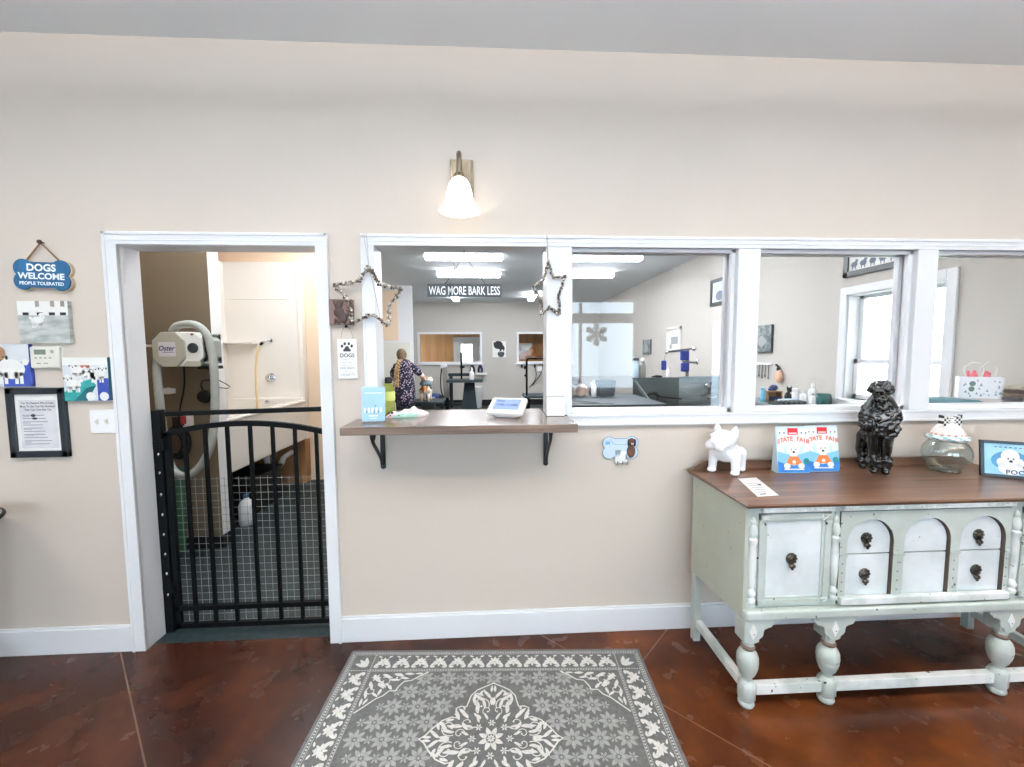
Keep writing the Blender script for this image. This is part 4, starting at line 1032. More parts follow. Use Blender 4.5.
# two treat bags
C_ICE = mat('bag_ice_blue', (206, 230, 238), .35); C_BLUE = mat('bag_blue', (38, 108, 184), .35, col2=(60, 136, 204), nscale=16); C_ORG = mat('bag_orange', (234, 124, 62), .4)
C_COR = mat('bag_coral', (226, 136, 112), .4); C_RED = mat('bag_red', (206, 44, 52), .4); C_TEA = mat('bag_teal', (34, 130, 132), .4); C_CLD = mat('bag_cloud', (232, 242, 246), .35); C_SEA = mat('bag_sea', (126, 186, 220), .35)
def treat_bag(x, y, rz, label):
    t = thing('treat_bag', label, 'treat bag', (x, y, ZT), rz, 'treat bags on the sideboard'); M = WM[t.name]; R = M.to_3x3()
    w, h, dp = .166, .236, .050
    def at(px_, py, pz): return M @ V((px_, py, pz))
    b = MB(); b.use(C_ICE); n = 12; o = len(b.v)
    prof = [(0, 0), (.004, .002), (.03, .0), (.08, .004), (.14, .012), (.19, .024), (.212, .027), (h, .0275)]
    for z, yy in prof:
        for i in range(n + 1): u = i / n; b.v.append(at(-w / 2 + w * u, yy - .004 * sin(pi * u) * (1 - z / h), z))
    for z, yy in prof:
        for i in range(n + 1): u = i / n; b.v.append(at(-w / 2 + w * u, max(yy + .002, dp - (dp - .0295) * (z / h) ** .8), z))
    m = len(prof); q = o + m * (n + 1)
    for j in range(m - 1):
        for i in range(n):
            a = o + j * (n + 1) + i; b.face([a, a + 1, a + n + 2, a + n + 1], True); a += q - o; b.face([a + 1, a, a + n + 1, a + n + 2], True)
        for i, rev in ((0, 0), (n, 1)):
            a = o + j * (n + 1) + i; c = q + j * (n + 1) + i; f = [a, a + n + 1, c + n + 1, c]; b.face(f[::-1] if rev else f)
    for i in range(n):
        b.face([o + i + 1, o + i, q + i, q + i + 1]); a = o + (m - 1) * (n + 1) + i; c = q + (m - 1) * (n + 1) + i; b.face([a, a + 1, c + 1, c])
    b.build('pouch', t)
    F = Frame(at(0, -.0046, 0), R @ V((1, 0, 0)), R @ V((0, .0335, h)))
    b = MB(); b.use(C_CLD); b.rect(F, -.080, .080, .20, .228, .004); b.rect(F, -.080, .080, .10, .20, .0042)
    b.use(C_SEA); b.flat(F, [(-.081, .05), (.081, .05), (.081, .112), (.03, .096), (-.03, .096), (-.081, .112)], .0052)
    b.use(C_BLUE); b.flat(F, [(-.082, .004), (.082, .004), (.082, .062), (.05, .05), (0, .04), (-.05, .05), (-.082, .062)], .0058)
    b.use(C_RED); b.rect(F, -.026, .026, .196, .230, .0062); b.use(A_W); b.rect(F, -.02, .02, .201, .207, .0066)
    b.use(A_BK)
    for a in (-.066, -.044, .044, .066): b.flat(F, [(a - .005, .208), (a + .005, .208), (a, .199)], .0062)
    b.use(C_COR)
    for i, ch in enumerate('STATE FAIR'):
        k = i - 4.5; b.text(F, ch, .030, k * .0164, .166 - .0007 * k * k, .0066, bold=.045, sx=.95)
    b.use(A_W); b.disc(F, 0, .118, .034, .0064, 20, .95); b.disc(F, -.028, .142, .012, .0064, 12); b.disc(F, .028, .142, .012, .0064, 12); b.disc(F, 0, .104, .020, .0066, 16, 1.3)
    b.use(C_ORG); b.flat(F, [(-.045, .044), (.045, .044), (.022, .086), (-.022, .086)], .0070)
    b.use(A_W); b.disc(F, 0, .058, .009, .0075, 12); b.disc(F, -.036, .038, .014, .0074, 12, 1.2); b.disc(F, .036, .038, .014, .0074, 12, 1.2); b.rect(F, -.05, .05, .018, .024, .0066)
    b.use(A_BK); b.disc(F, 0, .108, .0055, .0075, 10, 1.2); b.disc(F, -.011, .122, .003, .0075, 8); b.disc(F, .011, .122, .003, .0075, 8)
    b.use(C_TEA); b.disc(F, .062, .062, .015, .0070, 14)
    b.build('front_print', t)
treat_bag(1.546, -.128, radians(-4), 'left of two pale blue STATE FAIR dog treat bags, overlapping the other')
treat_bag(1.716, -.112, radians(-4), 'right of two pale blue STATE FAIR dog treat bags, partly behind the other')

t = thing('paper_card', 'white printed card lying flat on the sideboard beside the bulldog', 'card', (1.226, -.32, ZT - .0003))
FP = Frame((1.226, -.32, ZT), (1, .10, 0), (.26, .97, 0))
b = MB(); b.use(M_PWHITE); b.slab(FP, [(-.052, -.13), (.050, -.13), (.050, .13), (-.052, .13)], -.0003, .0008); b.build('sheet', t)
b = MB(); b.use(M_GREYT)
for k in range(5): b.rect(FP, -.035, .01 + .008 * (k % 3), -.08 + k * .03, -.075 + k * .03, .0012)
b.use(M_TEXTD); b.rect(FP, -.03, .0, -.11, -.10, .0012); b.disc(FP, .02, .02, .01, .0012, 10); b.build('lettering', t)

# black glazed poodle statue
t = thing('poodle_statue', 'tall glossy black poodle statue on the middle of the sideboard', 'statue', (1.985, -.135, ZT), radians(-31)); MP = WM[t.name]; SP_ = .76
b = MB(); b.use(mat('black_glaze', (10, 12, 12), .12, coat=.6)); X, Y = 0.0, 0.0
def PP(x, y, z): return MP @ V((x * SP_, y * SP_, z - ZT))
def E_(c, r, s=14): b.ell(MP @ V((c[0] * SP_, c[1] * SP_, c[2])), (r[0] * SP_, r[1] * SP_, r[2]), s, 9, MP.to_3x3())
rr = random.Random(11)
def curls(c, r, n, rad, front=True):
    for _ in range(n):
        z = rr.uniform(-.95, .95); a = rr.uniform(0, 2 * pi); q = math.sqrt(1 - z * z)
        b.ell(PP(c[0] + r[0] * q * cos(a), c[1] + r[1] * q * sin(a), ZT + c[2] + r[2] * z), rad * rr.uniform(.75, 1.2), 7, 5)
E_((0, -.005, .245), (.098, .082, .078)); curls((0, -.005, .245), (.098, .082, .078), 150, .013)
E_((0, .0, .318), (.058, .052, .052)); curls((0, -.004, .312), (.062, .056, .048), 50, .011)
E_((0, -.012, .388), (.040, .040, .042)); E_((0, -.050, .374), (.020, .034, .018)); E_((0, -.082, .378), (.011, .009, .009))
E_((0, .0, .430), (.062, .056, .042)); curls((0, 0, .430), (.064, .056, .040), 90, .008)
for s in (-1, 1):
    b.limb([PP(s * .046, - .004, ZT + .385), PP(s * .068, - .010, ZT + .335), PP(s * .086, - .014, ZT + .285)], [.013, .021, .025]); curls((s * .080, -.012, .305), (.026, .024, .036), 26, .009)
    b.limb([PP(s * .034, - .030, ZT + .20), PP(s * .032, - .040, ZT + .12), PP(s * .030, - .042, ZT + .05)], [.030, .021, .018])
    E_((s * .031, -.046, .055), (.034, .034, .034)); curls((s * .031, -.046, .055), (.034, .034, .032), 34, .009); E_((s * .031, -.062, .014), (.022, .032, .014))
    b.limb([PP(s * .045, + .070, ZT + .17), PP(s * .060, + .085, ZT + .10), PP(s * .058, + .078, ZT + .04)], [.044, .030, .018])
    E_((s * .060, .070, .050), (.032, .034, .034)); curls((s * .060, .070, .05), (.032, .034, .032), 30, .009); E_((s * .060, .052, .013), (.020, .030, .013))
E_((0, .050, .185), (.062, .070, .060)); E_((0, .110, .255), (.018, .018, .018)); b.limb([PP(0, .095, ZT + .20), PP(0, .108, ZT + .25)], [.010, .008])
o = organic(b.build('body', t), .0036, 1, .25)

# clear cookie jar with a candy striped lid
JX, JY = 2.345, -.150
t = thing('treat_jar', 'round clear glass jar with striped lid and a checkered bow', 'jar', (JX, JY, ZT))
b = MB(); b.use(M_JARG)
pr = [(r * .80, z) for r, z in ((.0, .002), (.064, .002), (.070, .008), (.074, .016), (.100, .040), (.118, .070), (.122, .095), (.114, .124), (.098, .146), (.086, .156), (.084, .166))]
b.lathe(pr, (JX, JY, ZT), 40, caps=False); b.lathe([(r - .004 if r > .004 else r, z + .004) for r, z in pr], (JX, JY, ZT), 40, caps=False)
b.use(glass('thick_jar_glass', (224, 232, 234), .12, .02)); b.lathe([(.046, .0), (.058, .002), (.061, .010), (.056, .016)], (JX, JY, ZT), 40, caps=False); b.build('glass_bowl', t)
S1 = mat('candy_mint', (138, 178, 180), .3); S2 = mat('candy_white', (242, 240, 238), .3)
b = MB(); b.use(S1)
b.lathe([(.060, .164), (.076, .165), (.083, .170), (.085, .177), (.082, .184), (.075, .189), (.060, .190)], (JX, JY, ZT), 72, alt=lambda i, k: S1 if ((k + i * 2) // 4) % 2 else S2)
lid = b.build('lid_rim', t)
b = MB(); b.use(mat('cream_glaze', (238, 230, 224), .3)); b.lathe([(.066, .188), (.064, .198), (.055, .220), (.041, .240), (.022, .252), (.0, .256)], (JX, JY, ZT), 32)
b.use(mat('pink_blush', (208, 158, 146), .4)); rr = random.Random(2)
for k in range(16):
    a = 2 * pi * k / 16; b.ell((JX + .060 * cos(a), JY + .060 * sin(a), ZT + .195), (.010, .010, .006), 8, 5)
b.build('lid_dome', t)
b = MB(); C1, C2 = A_BK, A_W
for s in (-1, 1):
    FB2 = Frame((JX, JY - .010, ZT + .262), (1, 0, s * .04), (0, 0, 1))
    for i in range(5):
        for j in range(4):
            u0, u1 = i / 5, (i + 1) / 5; hh = lambda u: .010 + .020 * u
            p = [(s * u * .054, -hh(u) + 2 * hh(u) * v) for u, v in ((u0, j / 4), (u1, j / 4), (u1, (j + 1) / 4), (u0, (j + 1) / 4))]
            b.use(C1 if (i + j) % 2 else C2); b.slab(FB2, p, -.012, .004 * sin(pi * u0) + .004)
b.use(C2); b.ell((JX, JY - .014, ZT + .262), (.012, .012, .012), 10, 6); b.build('checkered_bow', t)

# leaning poodle picture
t = thing('poodle_picture', 'small dark framed pale blue poodle picture leaning at the right edge', 'framed picture', (2.52, -.27, ZT))
FPp = Frame((2.432, -.236, ZT + .001), (.868, -.496, 0), (.09, .15, .98))
b = MB(); b.use(mat('charcoal_frame', (34, 44, 54), .4)); Wp, Hp, e = .30, .178, .014
for a in ((0, Wp, 0, e), (0, Wp, Hp - e, Hp), (0, e, 0, Hp), (Wp - e, Wp, 0, Hp)): b.slab(FPp, [(a[0], a[2]), (a[1], a[2]), (a[1], a[3]), (a[0], a[3])], -.014, .003)
b.build('frame', t, bevel=.0015)
b = MB(); b.use(mat('picture_blue', (140, 196, 224), .5, col2=(176, 216, 234), nscale=8)); b.slab(FPp, [(e, e), (Wp - e, e), (Wp - e, Hp - e), (e, Hp - e)], -.010, -.002)
b.use(mat('picture_blue_dark', (70, 136, 180), .5)); b.disc(FPp, .105, .082, .048, -.0015, 18, 1.4)
b.use(A_W); b.disc(FPp, .105, .104, .034, -.001, 18, .95); b.disc(FPp, .075, .074, .022, -.0009, 14, .8); b.disc(FPp, .135, .074, .022, -.0009, 14, .8); b.disc(FPp, .105, .072, .028, -.0008, 16, .85); b.disc(FPp, .105, .048, .036, -.0009, 14, 1.2)
b.use(A_BK); b.disc(FPp, .098, .092, .004, -.0003, 8); b.disc(FPp, .116, .092, .004, -.0003, 8); b.disc(FPp, .107, .080, .006, -.0003, 10, 1.2)
b.use(mat('navy_ink', (34, 52, 96), .5)); b.text(FPp, 'POODLE', .030, .150, .018, .0002, bold=.02, spacing=1.1)
for k in range(7): b.rect(FPp, .05 + k * .017, .060 + k * .017, .145, .149, .0002)
b.build('print', t)
b = MB(); b.use(M_BLK2); b.beam(FPp.p(.15, .12, -.014), (2.63, -.218, ZT + .003), .02, .004); b.build('easel_leg', t)

# ================================================================ rug
ra = radians(-2.88); FR = Frame((-.012, -.596, 0), (cos(ra), sin(ra), 0), (-sin(ra), cos(ra), 0))
M_RD = mat('rug_charcoal', (88, 88, 87), .95, col2=(104, 104, 102), nscale=60, bump=.3, bscale=300)
M_RL = mat('rug_ivory', (214, 212, 206), .95, col2=(196, 194, 189), nscale=70); M_RM = mat('rug_mid_grey', (158, 158, 154), .95, col2=(138, 138, 135), nscale=70)
rug = MB(); rug.use(M_RD); HX, HY = .735, .490
rug.slab(FR, rrect(2 * HX, 2 * HY, .008), .0005, .007); ZR = .0074
LC = [0]
def leaf(cx, cy, ang, L, w, bend=0.0, m=None, d=ZR, n=7):
    if m: rug.use(m)
    LC[0] = (LC[0] + 1) % 29; d += LC[0] * 1.2e-5
    up, dn = [], []
    for i in range(n + 1):
        t = i / n; x = L * t; y = bend * L * sin(pi * t * .5) ** 2; hw = w * (sin(pi * (t * .92 + .04)) ** .8) * (1.15 - .4 * t)
        up.append((x, y + hw)); dn.append((x, y - hw))
    ca, sa = cos(ang), sin(ang); pts = [(cx + x * ca - y * sa, cy + x * sa + y * ca) for x, y in dn + up[::-1]]
    rug.flat(FR, pts, d)
def rosette(cx, cy, r, m, n=8, d=ZR, ph=0.0):
    for k in range(n): leaf(cx + .22 * r * cos(ph + 2 * pi * k / n), cy + .22 * r * sin(ph + 2 * pi * k / n), ph + 2 * pi * k / n, r * .78, r * .20, 0, m, d)
    rug.use(m); rug.disc(FR, cx, cy, r * .13, d, 8)
def boxline(ins, w, m, d=ZR):
    rug.use(m); x, y = HX - ins, HY - ins; rug.strip(FR, [(-x, -y), (x, -y)], w, d); rug.strip(FR, [(-x, y), (x, y)], w, d); rug.strip(FR, [(-x, -y), (-x, y)], w, d); rug.strip(FR, [(x, -y), (x, y)], w, d)
boxline(.016, .005, M_RM); boxline(.032, .004, M_RM); boxline(.140, .004, M_RM); boxline(.128, .003, M_RM)
rug.use(M_RL)                                                     # pearls between the lines
for s in (-1, 1):
    k = -HX + .03
    while k < HX - .03: rug.rect(FR, k, k + .006, s * (HY - .024) - .003, s * (HY - .024) + .003, ZR); rug.rect(FR, k, k + .006, s * (HY - .134) - .0025, s * (HY - .134) + .0025, ZR); k += .013
    k = -HY + .03
    while k < HY - .03: rug.rect(FR, s * (HX - .024) - .003, s * (HX - .024) + .003, k, k + .006, ZR); rug.rect(FR, s * (HX - .134) - .0025, s * (HX - .134) + .0025, k, k + .006, ZR); k += .013
def band_motifs(px_, py, ax, step, i):
    """one repeat of the border: rosette between two S-shaped leaves"""
    c, s = cos(ax), sin(ax)
    rosette(px_, py, .030, M_RL, 8)
    for q in (-1, 1):
        bx, by = px_ + c * q * step * .5, py + s * q * step * .5
        leaf(bx + s * .036 - c * q * .006, by - c * .036 - s * q * .006, ax + pi / 2 + q * radians(24), .072, .010, .25 * q, M_RL)
    for q in (-1, 1):
        for e in (-1, 1): leaf(px_ + c * q * .016 - s * e * .030, py + s * q * .016 + c * e * .030, ax + (0 if q > 0 else pi) + e * q * .4, .022, .005, 0, M_RL)
bx_ = HX - .080; by_ = HY - .080
N1 = 13; st = 2 * (bx_ - .06) / N1
for s in (-1, 1):
    for i in range(N1): band_motifs(-bx_ + .06 + st * (i + .5), s * by_, 0 if s > 0 else pi, st, i)
N2 = 8; st = 2 * (by_ - .06) / N2
for s in (-1, 1):
    for i in range(N2): band_motifs(s * bx_, -by_ + .06 + st * (i + .5), pi / 2 if s < 0 else -pi / 2, st, i)
for sx in (-1, 1):
    for sy in (-1, 1):
        a = math.atan2(sy, sx)
        for da in (-.5, 0, .5): leaf(sx * (bx_ - .03), sy * (by_ - .03), a + da, .062, .011, 0, M_RL)
        leaf(sx * (bx_ - .035), sy * by_, pi / 2 * (1 - sx) * 1.0, .03, .007, 0, M_RL)
ix, iy = HX - .146, HY - .146
MED = [(.285, 0), (.262, .016), (.238, .048), (.205, .082), (.168, .098), (.150, .094), (.148, .116), (.156, .140), (.136, .150), (.112, .148), (.106, .170), (.098, .205), (.072, .236), (.036, .256), (.0, .274)]
def in_med(x, y):
    x, y = abs(x), abs(y); r = math.hypot(x, y); a = math.atan2(y, x); rm = .285 * (1 - .20 * abs(sin(2 * a)))
    return r < rm + .012
def in_corner(x, y):
    u, v = ix - abs(x), iy - abs(y); return u / .285 + v / .235 < 1.04
gx, gy = .108, .076; j = -5
while j <= 5:
    i = -7
    while i <= 7:
        x, y = i * gx + (gx / 2 if j % 2 else 0), j * gy
        if abs(x) < ix - .02 and abs(y) < iy - .02 and not in_med(x, y) and not in_corner(x, y): rosette(x, y, .045, M_RM, 8)
        x2, y2 = x + gx / 2, y
        if abs(x2) < ix - .015 and abs(y2) < iy - .015 and not in_med(x2, y2) and not in_corner(x2, y2): rosette(x2, y2, .021, M_RM, 6)
        i += 1
    j += 1
full = [(x, y) for x, y in MED] + [(-x, y) for x, y in MED[::-1][1:]] + [(-x, -y) for x, y in MED[1:]] + [(x, -y) for x, y in MED[::-1][1:-1]]
rug.use(M_RD); rug.flat(FR, full, ZR + .0002)
rug.use(M_RL); rug.strip(FR, full, .006, ZR + .0006, True)
Z2 = ZR + .0006
rosette(0, 0, .052, M_RL, 8, Z2, pi / 8); rug.use(M_RD); rug.disc(FR, 0, 0, .020, Z2 + .0006, 16); rosette(0, 0, .018, M_RL, 8, Z2 + .0008)
for k in range(8):
    a = pi / 4 * k; rosette(.075 * cos(a), .070 * sin(a), .016, M_RL, 6, Z2)
for k in range(16):
    a = pi / 8 * k + pi / 16; leaf(.092 * cos(a), .086 * sin(a), a, .034, .006, .2 * (-1) ** k, M_RL, Z2)
def scroll(sx, sy, ox, oy, cx, cy, r, a0, a1, w, d):
    """a tapering spiral stem, mirrored into its quadrant; ox, oy is the quadrant's origin"""
    n = 16; pts = []
    for i in range(n + 1):
        t = i / n; a = radians(a0 + (a1 - a0) * t); q = r * (1 - .72 * t); pts.append((ox + sx * (cx + q * cos(a)), oy + sy * (cy + q * sin(a))))
    rug.use(M_RL); rug.strip(FR, pts, w, d); rug.disc(FR, pts[-1][0], pts[-1][1], w * 1.1, d + .00002, 8)
MLEAF = ((.205, .006, 20, .055, .008, .25), (.165, .004, 4, .045, .008, 0), (.238, .008, -2, .036, .006, 0), (.178, .036, 30, .052, .009, .3), (.212, .040, 55, .034, .007, .2), (.150, .030, -12, .050, .008, .3),
         (.120, .052, 22, .060, .010, -.3), (.135, .085, 52, .050, .009, .2), (.112, .112, 40, .040, .008, 0), (.140, .108, 12, .020, .005, 0), (.118, .132, 75, .020, .005, 0), (.100, .090, 70, .050, .009, -.3),
         (.012, .190, 72, .055, .008, -.25), (.004, .155, 88, .042, .008, 0), (.008, .225, 92, .036, .006, 0), (.040, .175, 62, .050, .009, -.3), (.044, .205, 38, .032, .007, -.2), (.034, .140, 100, .048, .008, -.3),
         (.060, .115, 66, .058, .010, .3), (.075, .155, 88, .046, .008, -.2), (.082, .185, 110, .034, .007, -.2), (.062, .210, 128, .030, .006, 0), (.225, .058, 140, .032, .006, .2), (.190, .078, 150, .034, .007, .2), (.095, .040, 30, .040, .008, .3), (.046, .088, 60, .040, .008, -.3))
CLEAF = ((.020, .018, 45, .060, .011, 0), (.060, .014, 10, .055, .009, .2), (.115, .012, 4, .050, .008, .15), (.165, .010, 2, .046, .007, 0), (.215, .010, -4, .036, .005, 0), (.016, .055, 80, .052, .009, -.2), (.012, .105, 86, .046, .008, -.15), (.010, .150, 88, .042, .006, 0),
         (.060, .056, 20, .045, .009, .4), (.056, .064, 68, .042, .009, -.4), (.105, .042, 28, .042, .008, -.3), (.150, .034, -8, .040, .007, .25), (.104, .076, 50, .034, .008, 0), (.076, .098, 74, .034, .008, .3), (.046, .118, 60, .036, .007, -.3), (.034, .150, 96, .034, .006, .2), (.090, .066, 45, .020, .006, 0))
for sx in (-1, 1):
    for sy in (-1, 1):
        for cx, cy, an, L, w, bd in MLEAF:
            a = radians(an); a = a if sx > 0 else pi - a; a = a if sy > 0 else -a
            leaf(sx * cx, sy * cy, a, L, w, bd * sx * sy, M_RL, Z2)
        for cx, cy, r, a0, a1, w in ((.172, .050, .040, -120, 200, .0045), (.052, .160, .040, 210, -110, .0045), (.098, .070, .034, -150, 150, .004), (.128, .022, .022, 160, -160, .0035), (.022, .128, .022, -70, 250, .0035)):
            scroll(sx, sy, 0, 0, cx, cy, r, a0, a1, w, Z2 + .0004)
        # corner quarter motif
        C0 = (sx * ix, sy * iy); out = [(.275, .0), (.240, .022), (.205, .050), (.172, .056), (.154, .084), (.146, .108), (.116, .110), (.098, .135), (.070, .152), (.034, .190), (.0, .225)]
        pts = [(C0[0] - sx * u, C0[1] - sy * v) for u, v in out]
        rug.use(M_RL); rug.strip(FR, pts, .006, ZR + .0004)
        for u, v, an, L, w, bd in CLEAF:
            a = radians(an); dx, dy = -sx * cos(a), -sy * sin(a)
            leaf(C0[0] - sx * u, C0[1] - sy * v, math.atan2(dy, dx), L, w, bd * sx * sy, M_RL)
        for cx, cy, r, a0, a1, w in ((.140, .032, .026, -140, 180, .004), (.036, .108, .026, 230, -90, .004), (.082, .058, .030, -120, 210, .004)):
            scroll(-sx, -sy, C0[0], C0[1], cx, cy, r, a0, a1, w, ZR + .0005)
        rosette(C0[0] - sx * .035, C0[1] - sy * .032, .022, M_RL, 6)
o = rug.build('area_rug'); tag(o, 'grey and ivory patterned area rug with a central medallion on the floor', 'rug')

# ================================================================ the doorway: gate and washroom
t = thing('garden_gate', 'black metal arched gate with wire mesh across the doorway', 'gate', (-1.33, .16, 0))
YG = .158
b = MB(); b.use(M_BLACK); b.box(-1.800, -1.756, YG - .02, YG + .02, .001, 1.236); b.build('hinge_post', t, bevel=.002)
b = MB(); b.use(M_BLACK); b.box(-1.750, -1.722, YG - .012, YG + .012, .015, 1.115); b.build('stile', t, bevel=.002)
b = MB(); b.use(M_BLACK); b.beam((-1.756, YG, 1.214), (-.868, YG, 1.232), .024, .024); b.build('top_rail', t)
def archz(x): u = (x + 1.33) / .43; return 1.158 - .056 * u * u
b = MB(); b.use(M_BLACK); n = 18; xs = [-1.75 + (.868) * i / n for i in range(n + 1)]
o = len(b.v)
for x in xs:
    for dy, dz in ((-.012, -.014), (.012, -.014), (.012, .014), (-.012, .014)): b.v.append(V((x, YG + dy, archz(x) + dz)))
for i in range(n):
    for k in range(4): b.face([o + 4 * i + k, o + 4 * i + (k + 1) % 4, o + 4 * i + 4 + (k + 1) % 4, o + 4 * i + 4 + k])
b.face([o, o + 1, o + 2, o + 3]); b.face([o + 4 * n + k for k in (3, 2, 1, 0)]); b.build('arch_rail', t)
for z, nm in ((.131, 'lower_rail'), (.030, 'bottom_rail')):
    b = MB(); b.use(M_BLACK); b.box(-1.75, -.885, YG - .012, YG + .012, z - .013, z + .013); b.build(nm, t)
for x in (-1.647, -1.541, -1.425, -1.305, -1.187, -1.069, -.956):
    b = MB(); b.use(M_BLACK); b.box(x - .008, x + .008, YG - .008, YG + .008, .03, archz(x)); b.build('bar', t)
b = MB(); b.use(mat('galvanised_wire', (158, 166, 164), .45, .6))
x = -1.735
while x < -.885: b.beam((x, YG + .016, .035), (x, YG + .016, .862), .0017); x += .0385
z = .04
while z < .87: b.beam((-1.74, YG + .0175, z), (-.885, YG + .0175, z), .0017, .0017); z += .0405
b.build('wire_mesh', t)
for z in (.22, 1.02):
    b = MB(); b.use(M_BLACK); b.lathe([(.011, 0), (.011, .06)], (-1.753, YG - .018, z), 12); b.box(-1.80, -1.735, YG - .024, YG - .02, z + .01, z + .05); b.build('hinge', t)
b = MB(); b.use(M_CHROME)
for z in (.22, .34, .45, .56, .67, .78, .9, 1.0): b.ell((-1.772, YG - .022, z), (.005, .004, .009), 8, 5)
b.build('cable_ties', t)

# wall dryer on the stub wall
YD = .955
t = thing('wall_dryer', 'wall mounted grey white pet dryer labelled Oster, inside the doorway', 'pet dryer', (-2.2, 1.05, 1.45))
def octo(x0, x1, z0, z1, c): return [(x0 + c, z0), (x1 - c, z0), (x1, z0 + c), (x1, z1 - c), (x1 - c, z1), (x0 + c, z1), (x0, z1 - c), (x0, z0 + c)]
M_DW = mat('dryer_white', (232, 234, 230), .4); M_DG = mat('dryer_grey_beige', (172, 172, 158), .5, bump=.2, bscale=300); M_DD = mat('dryer_dark', (60, 68, 70), .5)
b = MB(); b.use(M_DW); FD_ = Frame((0, YD, 0)); b.slab(FD_, octo(-2.396, -2.062, 1.448, 1.694, .062), -.16, 0); b.build('housing', t, bevel=.006)
b = MB(); b.use(M_DG); b.slab(FD_, octo(-2.398, -2.178, 1.446, 1.692, .060), 0, .016); b.build('front_plate', t, bevel=.004)
b = MB(); b.use(M_DG); b.slab(FD_, [(-2.20, 1.446), (-2.08, 1.446), (-2.07, 1.462), (-2.085, 1.486), (-2.175, 1.486)], .0, .013); b.build('lower_trim', t, bevel=.002)
b = MB(); b.use(mat('label_silver', (206, 206, 212), .4)); b.rect(FD_, -2.356, -2.238, 1.520, 1.622, .0168)
b.use(mat('logo_navy', (40, 40, 100), .5)); b.text(FD_, 'Oster', .048, -2.302, 1.562, .0175, bold=.025, shear=.25, sx=.95); b.rect(FD_, -2.325, -2.25, 1.548, 1.552, .0174); b.build('label', t)
b = MB(); b.use(M_DD); b.lathe([(.036, 0), (.036, .008), (.030, .012), (.030, .006), (0, .006)], (-2.128, YD, 1.580), 24, (0, -1, 0)); b.build('air_intake', t)
b = MB(); b.use(mat('screw_brass', (128, 112, 92), .4, .7))
for x, z in ((-2.130, 1.676), (-2.112, 1.462)): b.ell((x, YD - .003, z), (.011, .005, .008), 10, 6)
b.build('clamps', t)
b = MB(); b.use(mat('dryer_nozzle', (158, 166, 160), .45)); b.slab(FD_, octo(-2.078, -2.020, 1.470, 1.680, .045), -.14, -.02); b.build('outlet_end', t, bevel=.004)
b = MB(); b.use(M_DD); b.box(-2.062, -2.030, YD + .018, YD + .012, 1.60, 1.638); b.box(-2.062, -2.026, YD + .018, YD + .012, 1.515, 1.528); b.build('vents', t)
b = MB(); b.use(mat('hose_grey', (150, 154, 148), .6, col2=(172, 176, 170), nscale=6))
path = [(-2.34, 1.06, 1.700), (-2.26, 1.0, 1.740), (-2.14, .98, 1.750), (-2.055, .97, 1.700), (-2.015, .965, 1.60), (-2.000, .965, 1.42), (-2.003, .965, 1.22), (-2.02, .965, 1.03), (-2.06, .965, .85), (-2.14, .965, .71), (-2.24, .965, .645), (-2.33, .965, .69),
        (-2.372, .965, .84), (-2.385, .965, 1.02), (-2.392, .965, 1.22), (-2.398, .97, 1.42), (-2.40, 1.0, 1.56)]
P = smooth_path(path, 8); b.tube(P, [.026 + .0014 * (i % 2) for i in range(len(P))], 14); b.build('hose', t)
b = MB(); b.use(M_BLK2); b.tube(smooth_path([(-2.29, 1.08, 1.46), (-2.31, 1.10, 1.3), (-2.36, 1.12, 1.15), (-2.39, 1.13, 1.03)], 6), .006, 8)
b.box(-2.15, -2.05, 1.02, 1.15, 1.425, 1.448); b.build('power_cord', t)
b = MB(); b.use(M_BLACK); b.box(-2.45, -2.15, 1.115, 1.169, 1.52, 1.62); b.build('wall_bracket', t)

t = thing('wand_nozzle', 'metal wand with clear tip on the stub wall above the Oster dryer', 'nozzle', (-2.40, 1.05, 1.71))
b = MB(); b.use(M_CHROME); b.tube([(-2.56, 1.10, 1.600), (-2.40, 1.06, 1.596)], .014, 10); b.tube([(-2.54, 1.10, 1.60), (-2.54, 1.169, 1.60)], .010, 8); b.build('wand', t)
b = MB(); b.use(mat('cloudy_tip', (206, 204, 200), .3)); b.lathe([(.016, 0), (.022, .008), (.022, .05), (.012, .056)], (-2.41, 1.063, 1.596), 14, (.97, -.24, -.02)); b.build('tip', t)
t = thing('wall_outlet', 'white outlet with black and red plugs on the stub wall behind the gate', 'outlet', (-2.19, 1.169, .98))
b = MB(); b.use(M_PWHITE); b.box(-2.385, -2.305, 1.1695, 1.162, .960, 1.085); b.build('plate', t)
b = MB(); b.use(M_BLK2); b.box(-2.415, -2.372, 1.16, 1.10, .985, 1.06); b.use(mat('plug_red', (150, 40, 44), .5)); b.box(-2.370, -2.356, 1.16, 1.12, 1.0, 1.06); b.build('plugs', t)
t = thing('hanging_brush', 'round black brush hanging on the stub wall below the Oster dryer', 'brush', (-2.07, 1.12, 1.18))
b = MB(); b.use(M_BLK2); b.lathe([(.0, 0), (.045, .004), (.052, .02), (.045, .036), (0, .04)], (-2.20, 1.165, 1.21), 20, (0, -1, 0)); b.build('head', t)
b = MB(); b.use(M_BLK2); b.tube(smooth_path([(-2.20, 1.14, 1.25), (-2.203, 1.12, 1.30), (-2.175, 1.11, 1.335), (-2.142, 1.13, 1.335)], 6), .0055, 8); b.build('cord', t)
t = thing('cord_bundle', 'black cord bundle hanging below the outlet behind the gate', 'cord', (-2.28, 1.08, .78))
b = MB(); b.use(M_BLK2)
for k in range(4): b.tube([(-2.40 + (.055 + .012 * k) * cos(a), 1.09 + .012 * k, .86 + (.085 + .014 * k) * sin(a)) for a in [2 * pi * i / 20 for i in range(20)]], .008, 6, closed=True)
b.tube([(-2.395, 1.13, 1.0), (-2.39, 1.11, .95)], .007, 6); b.build('coils', t)
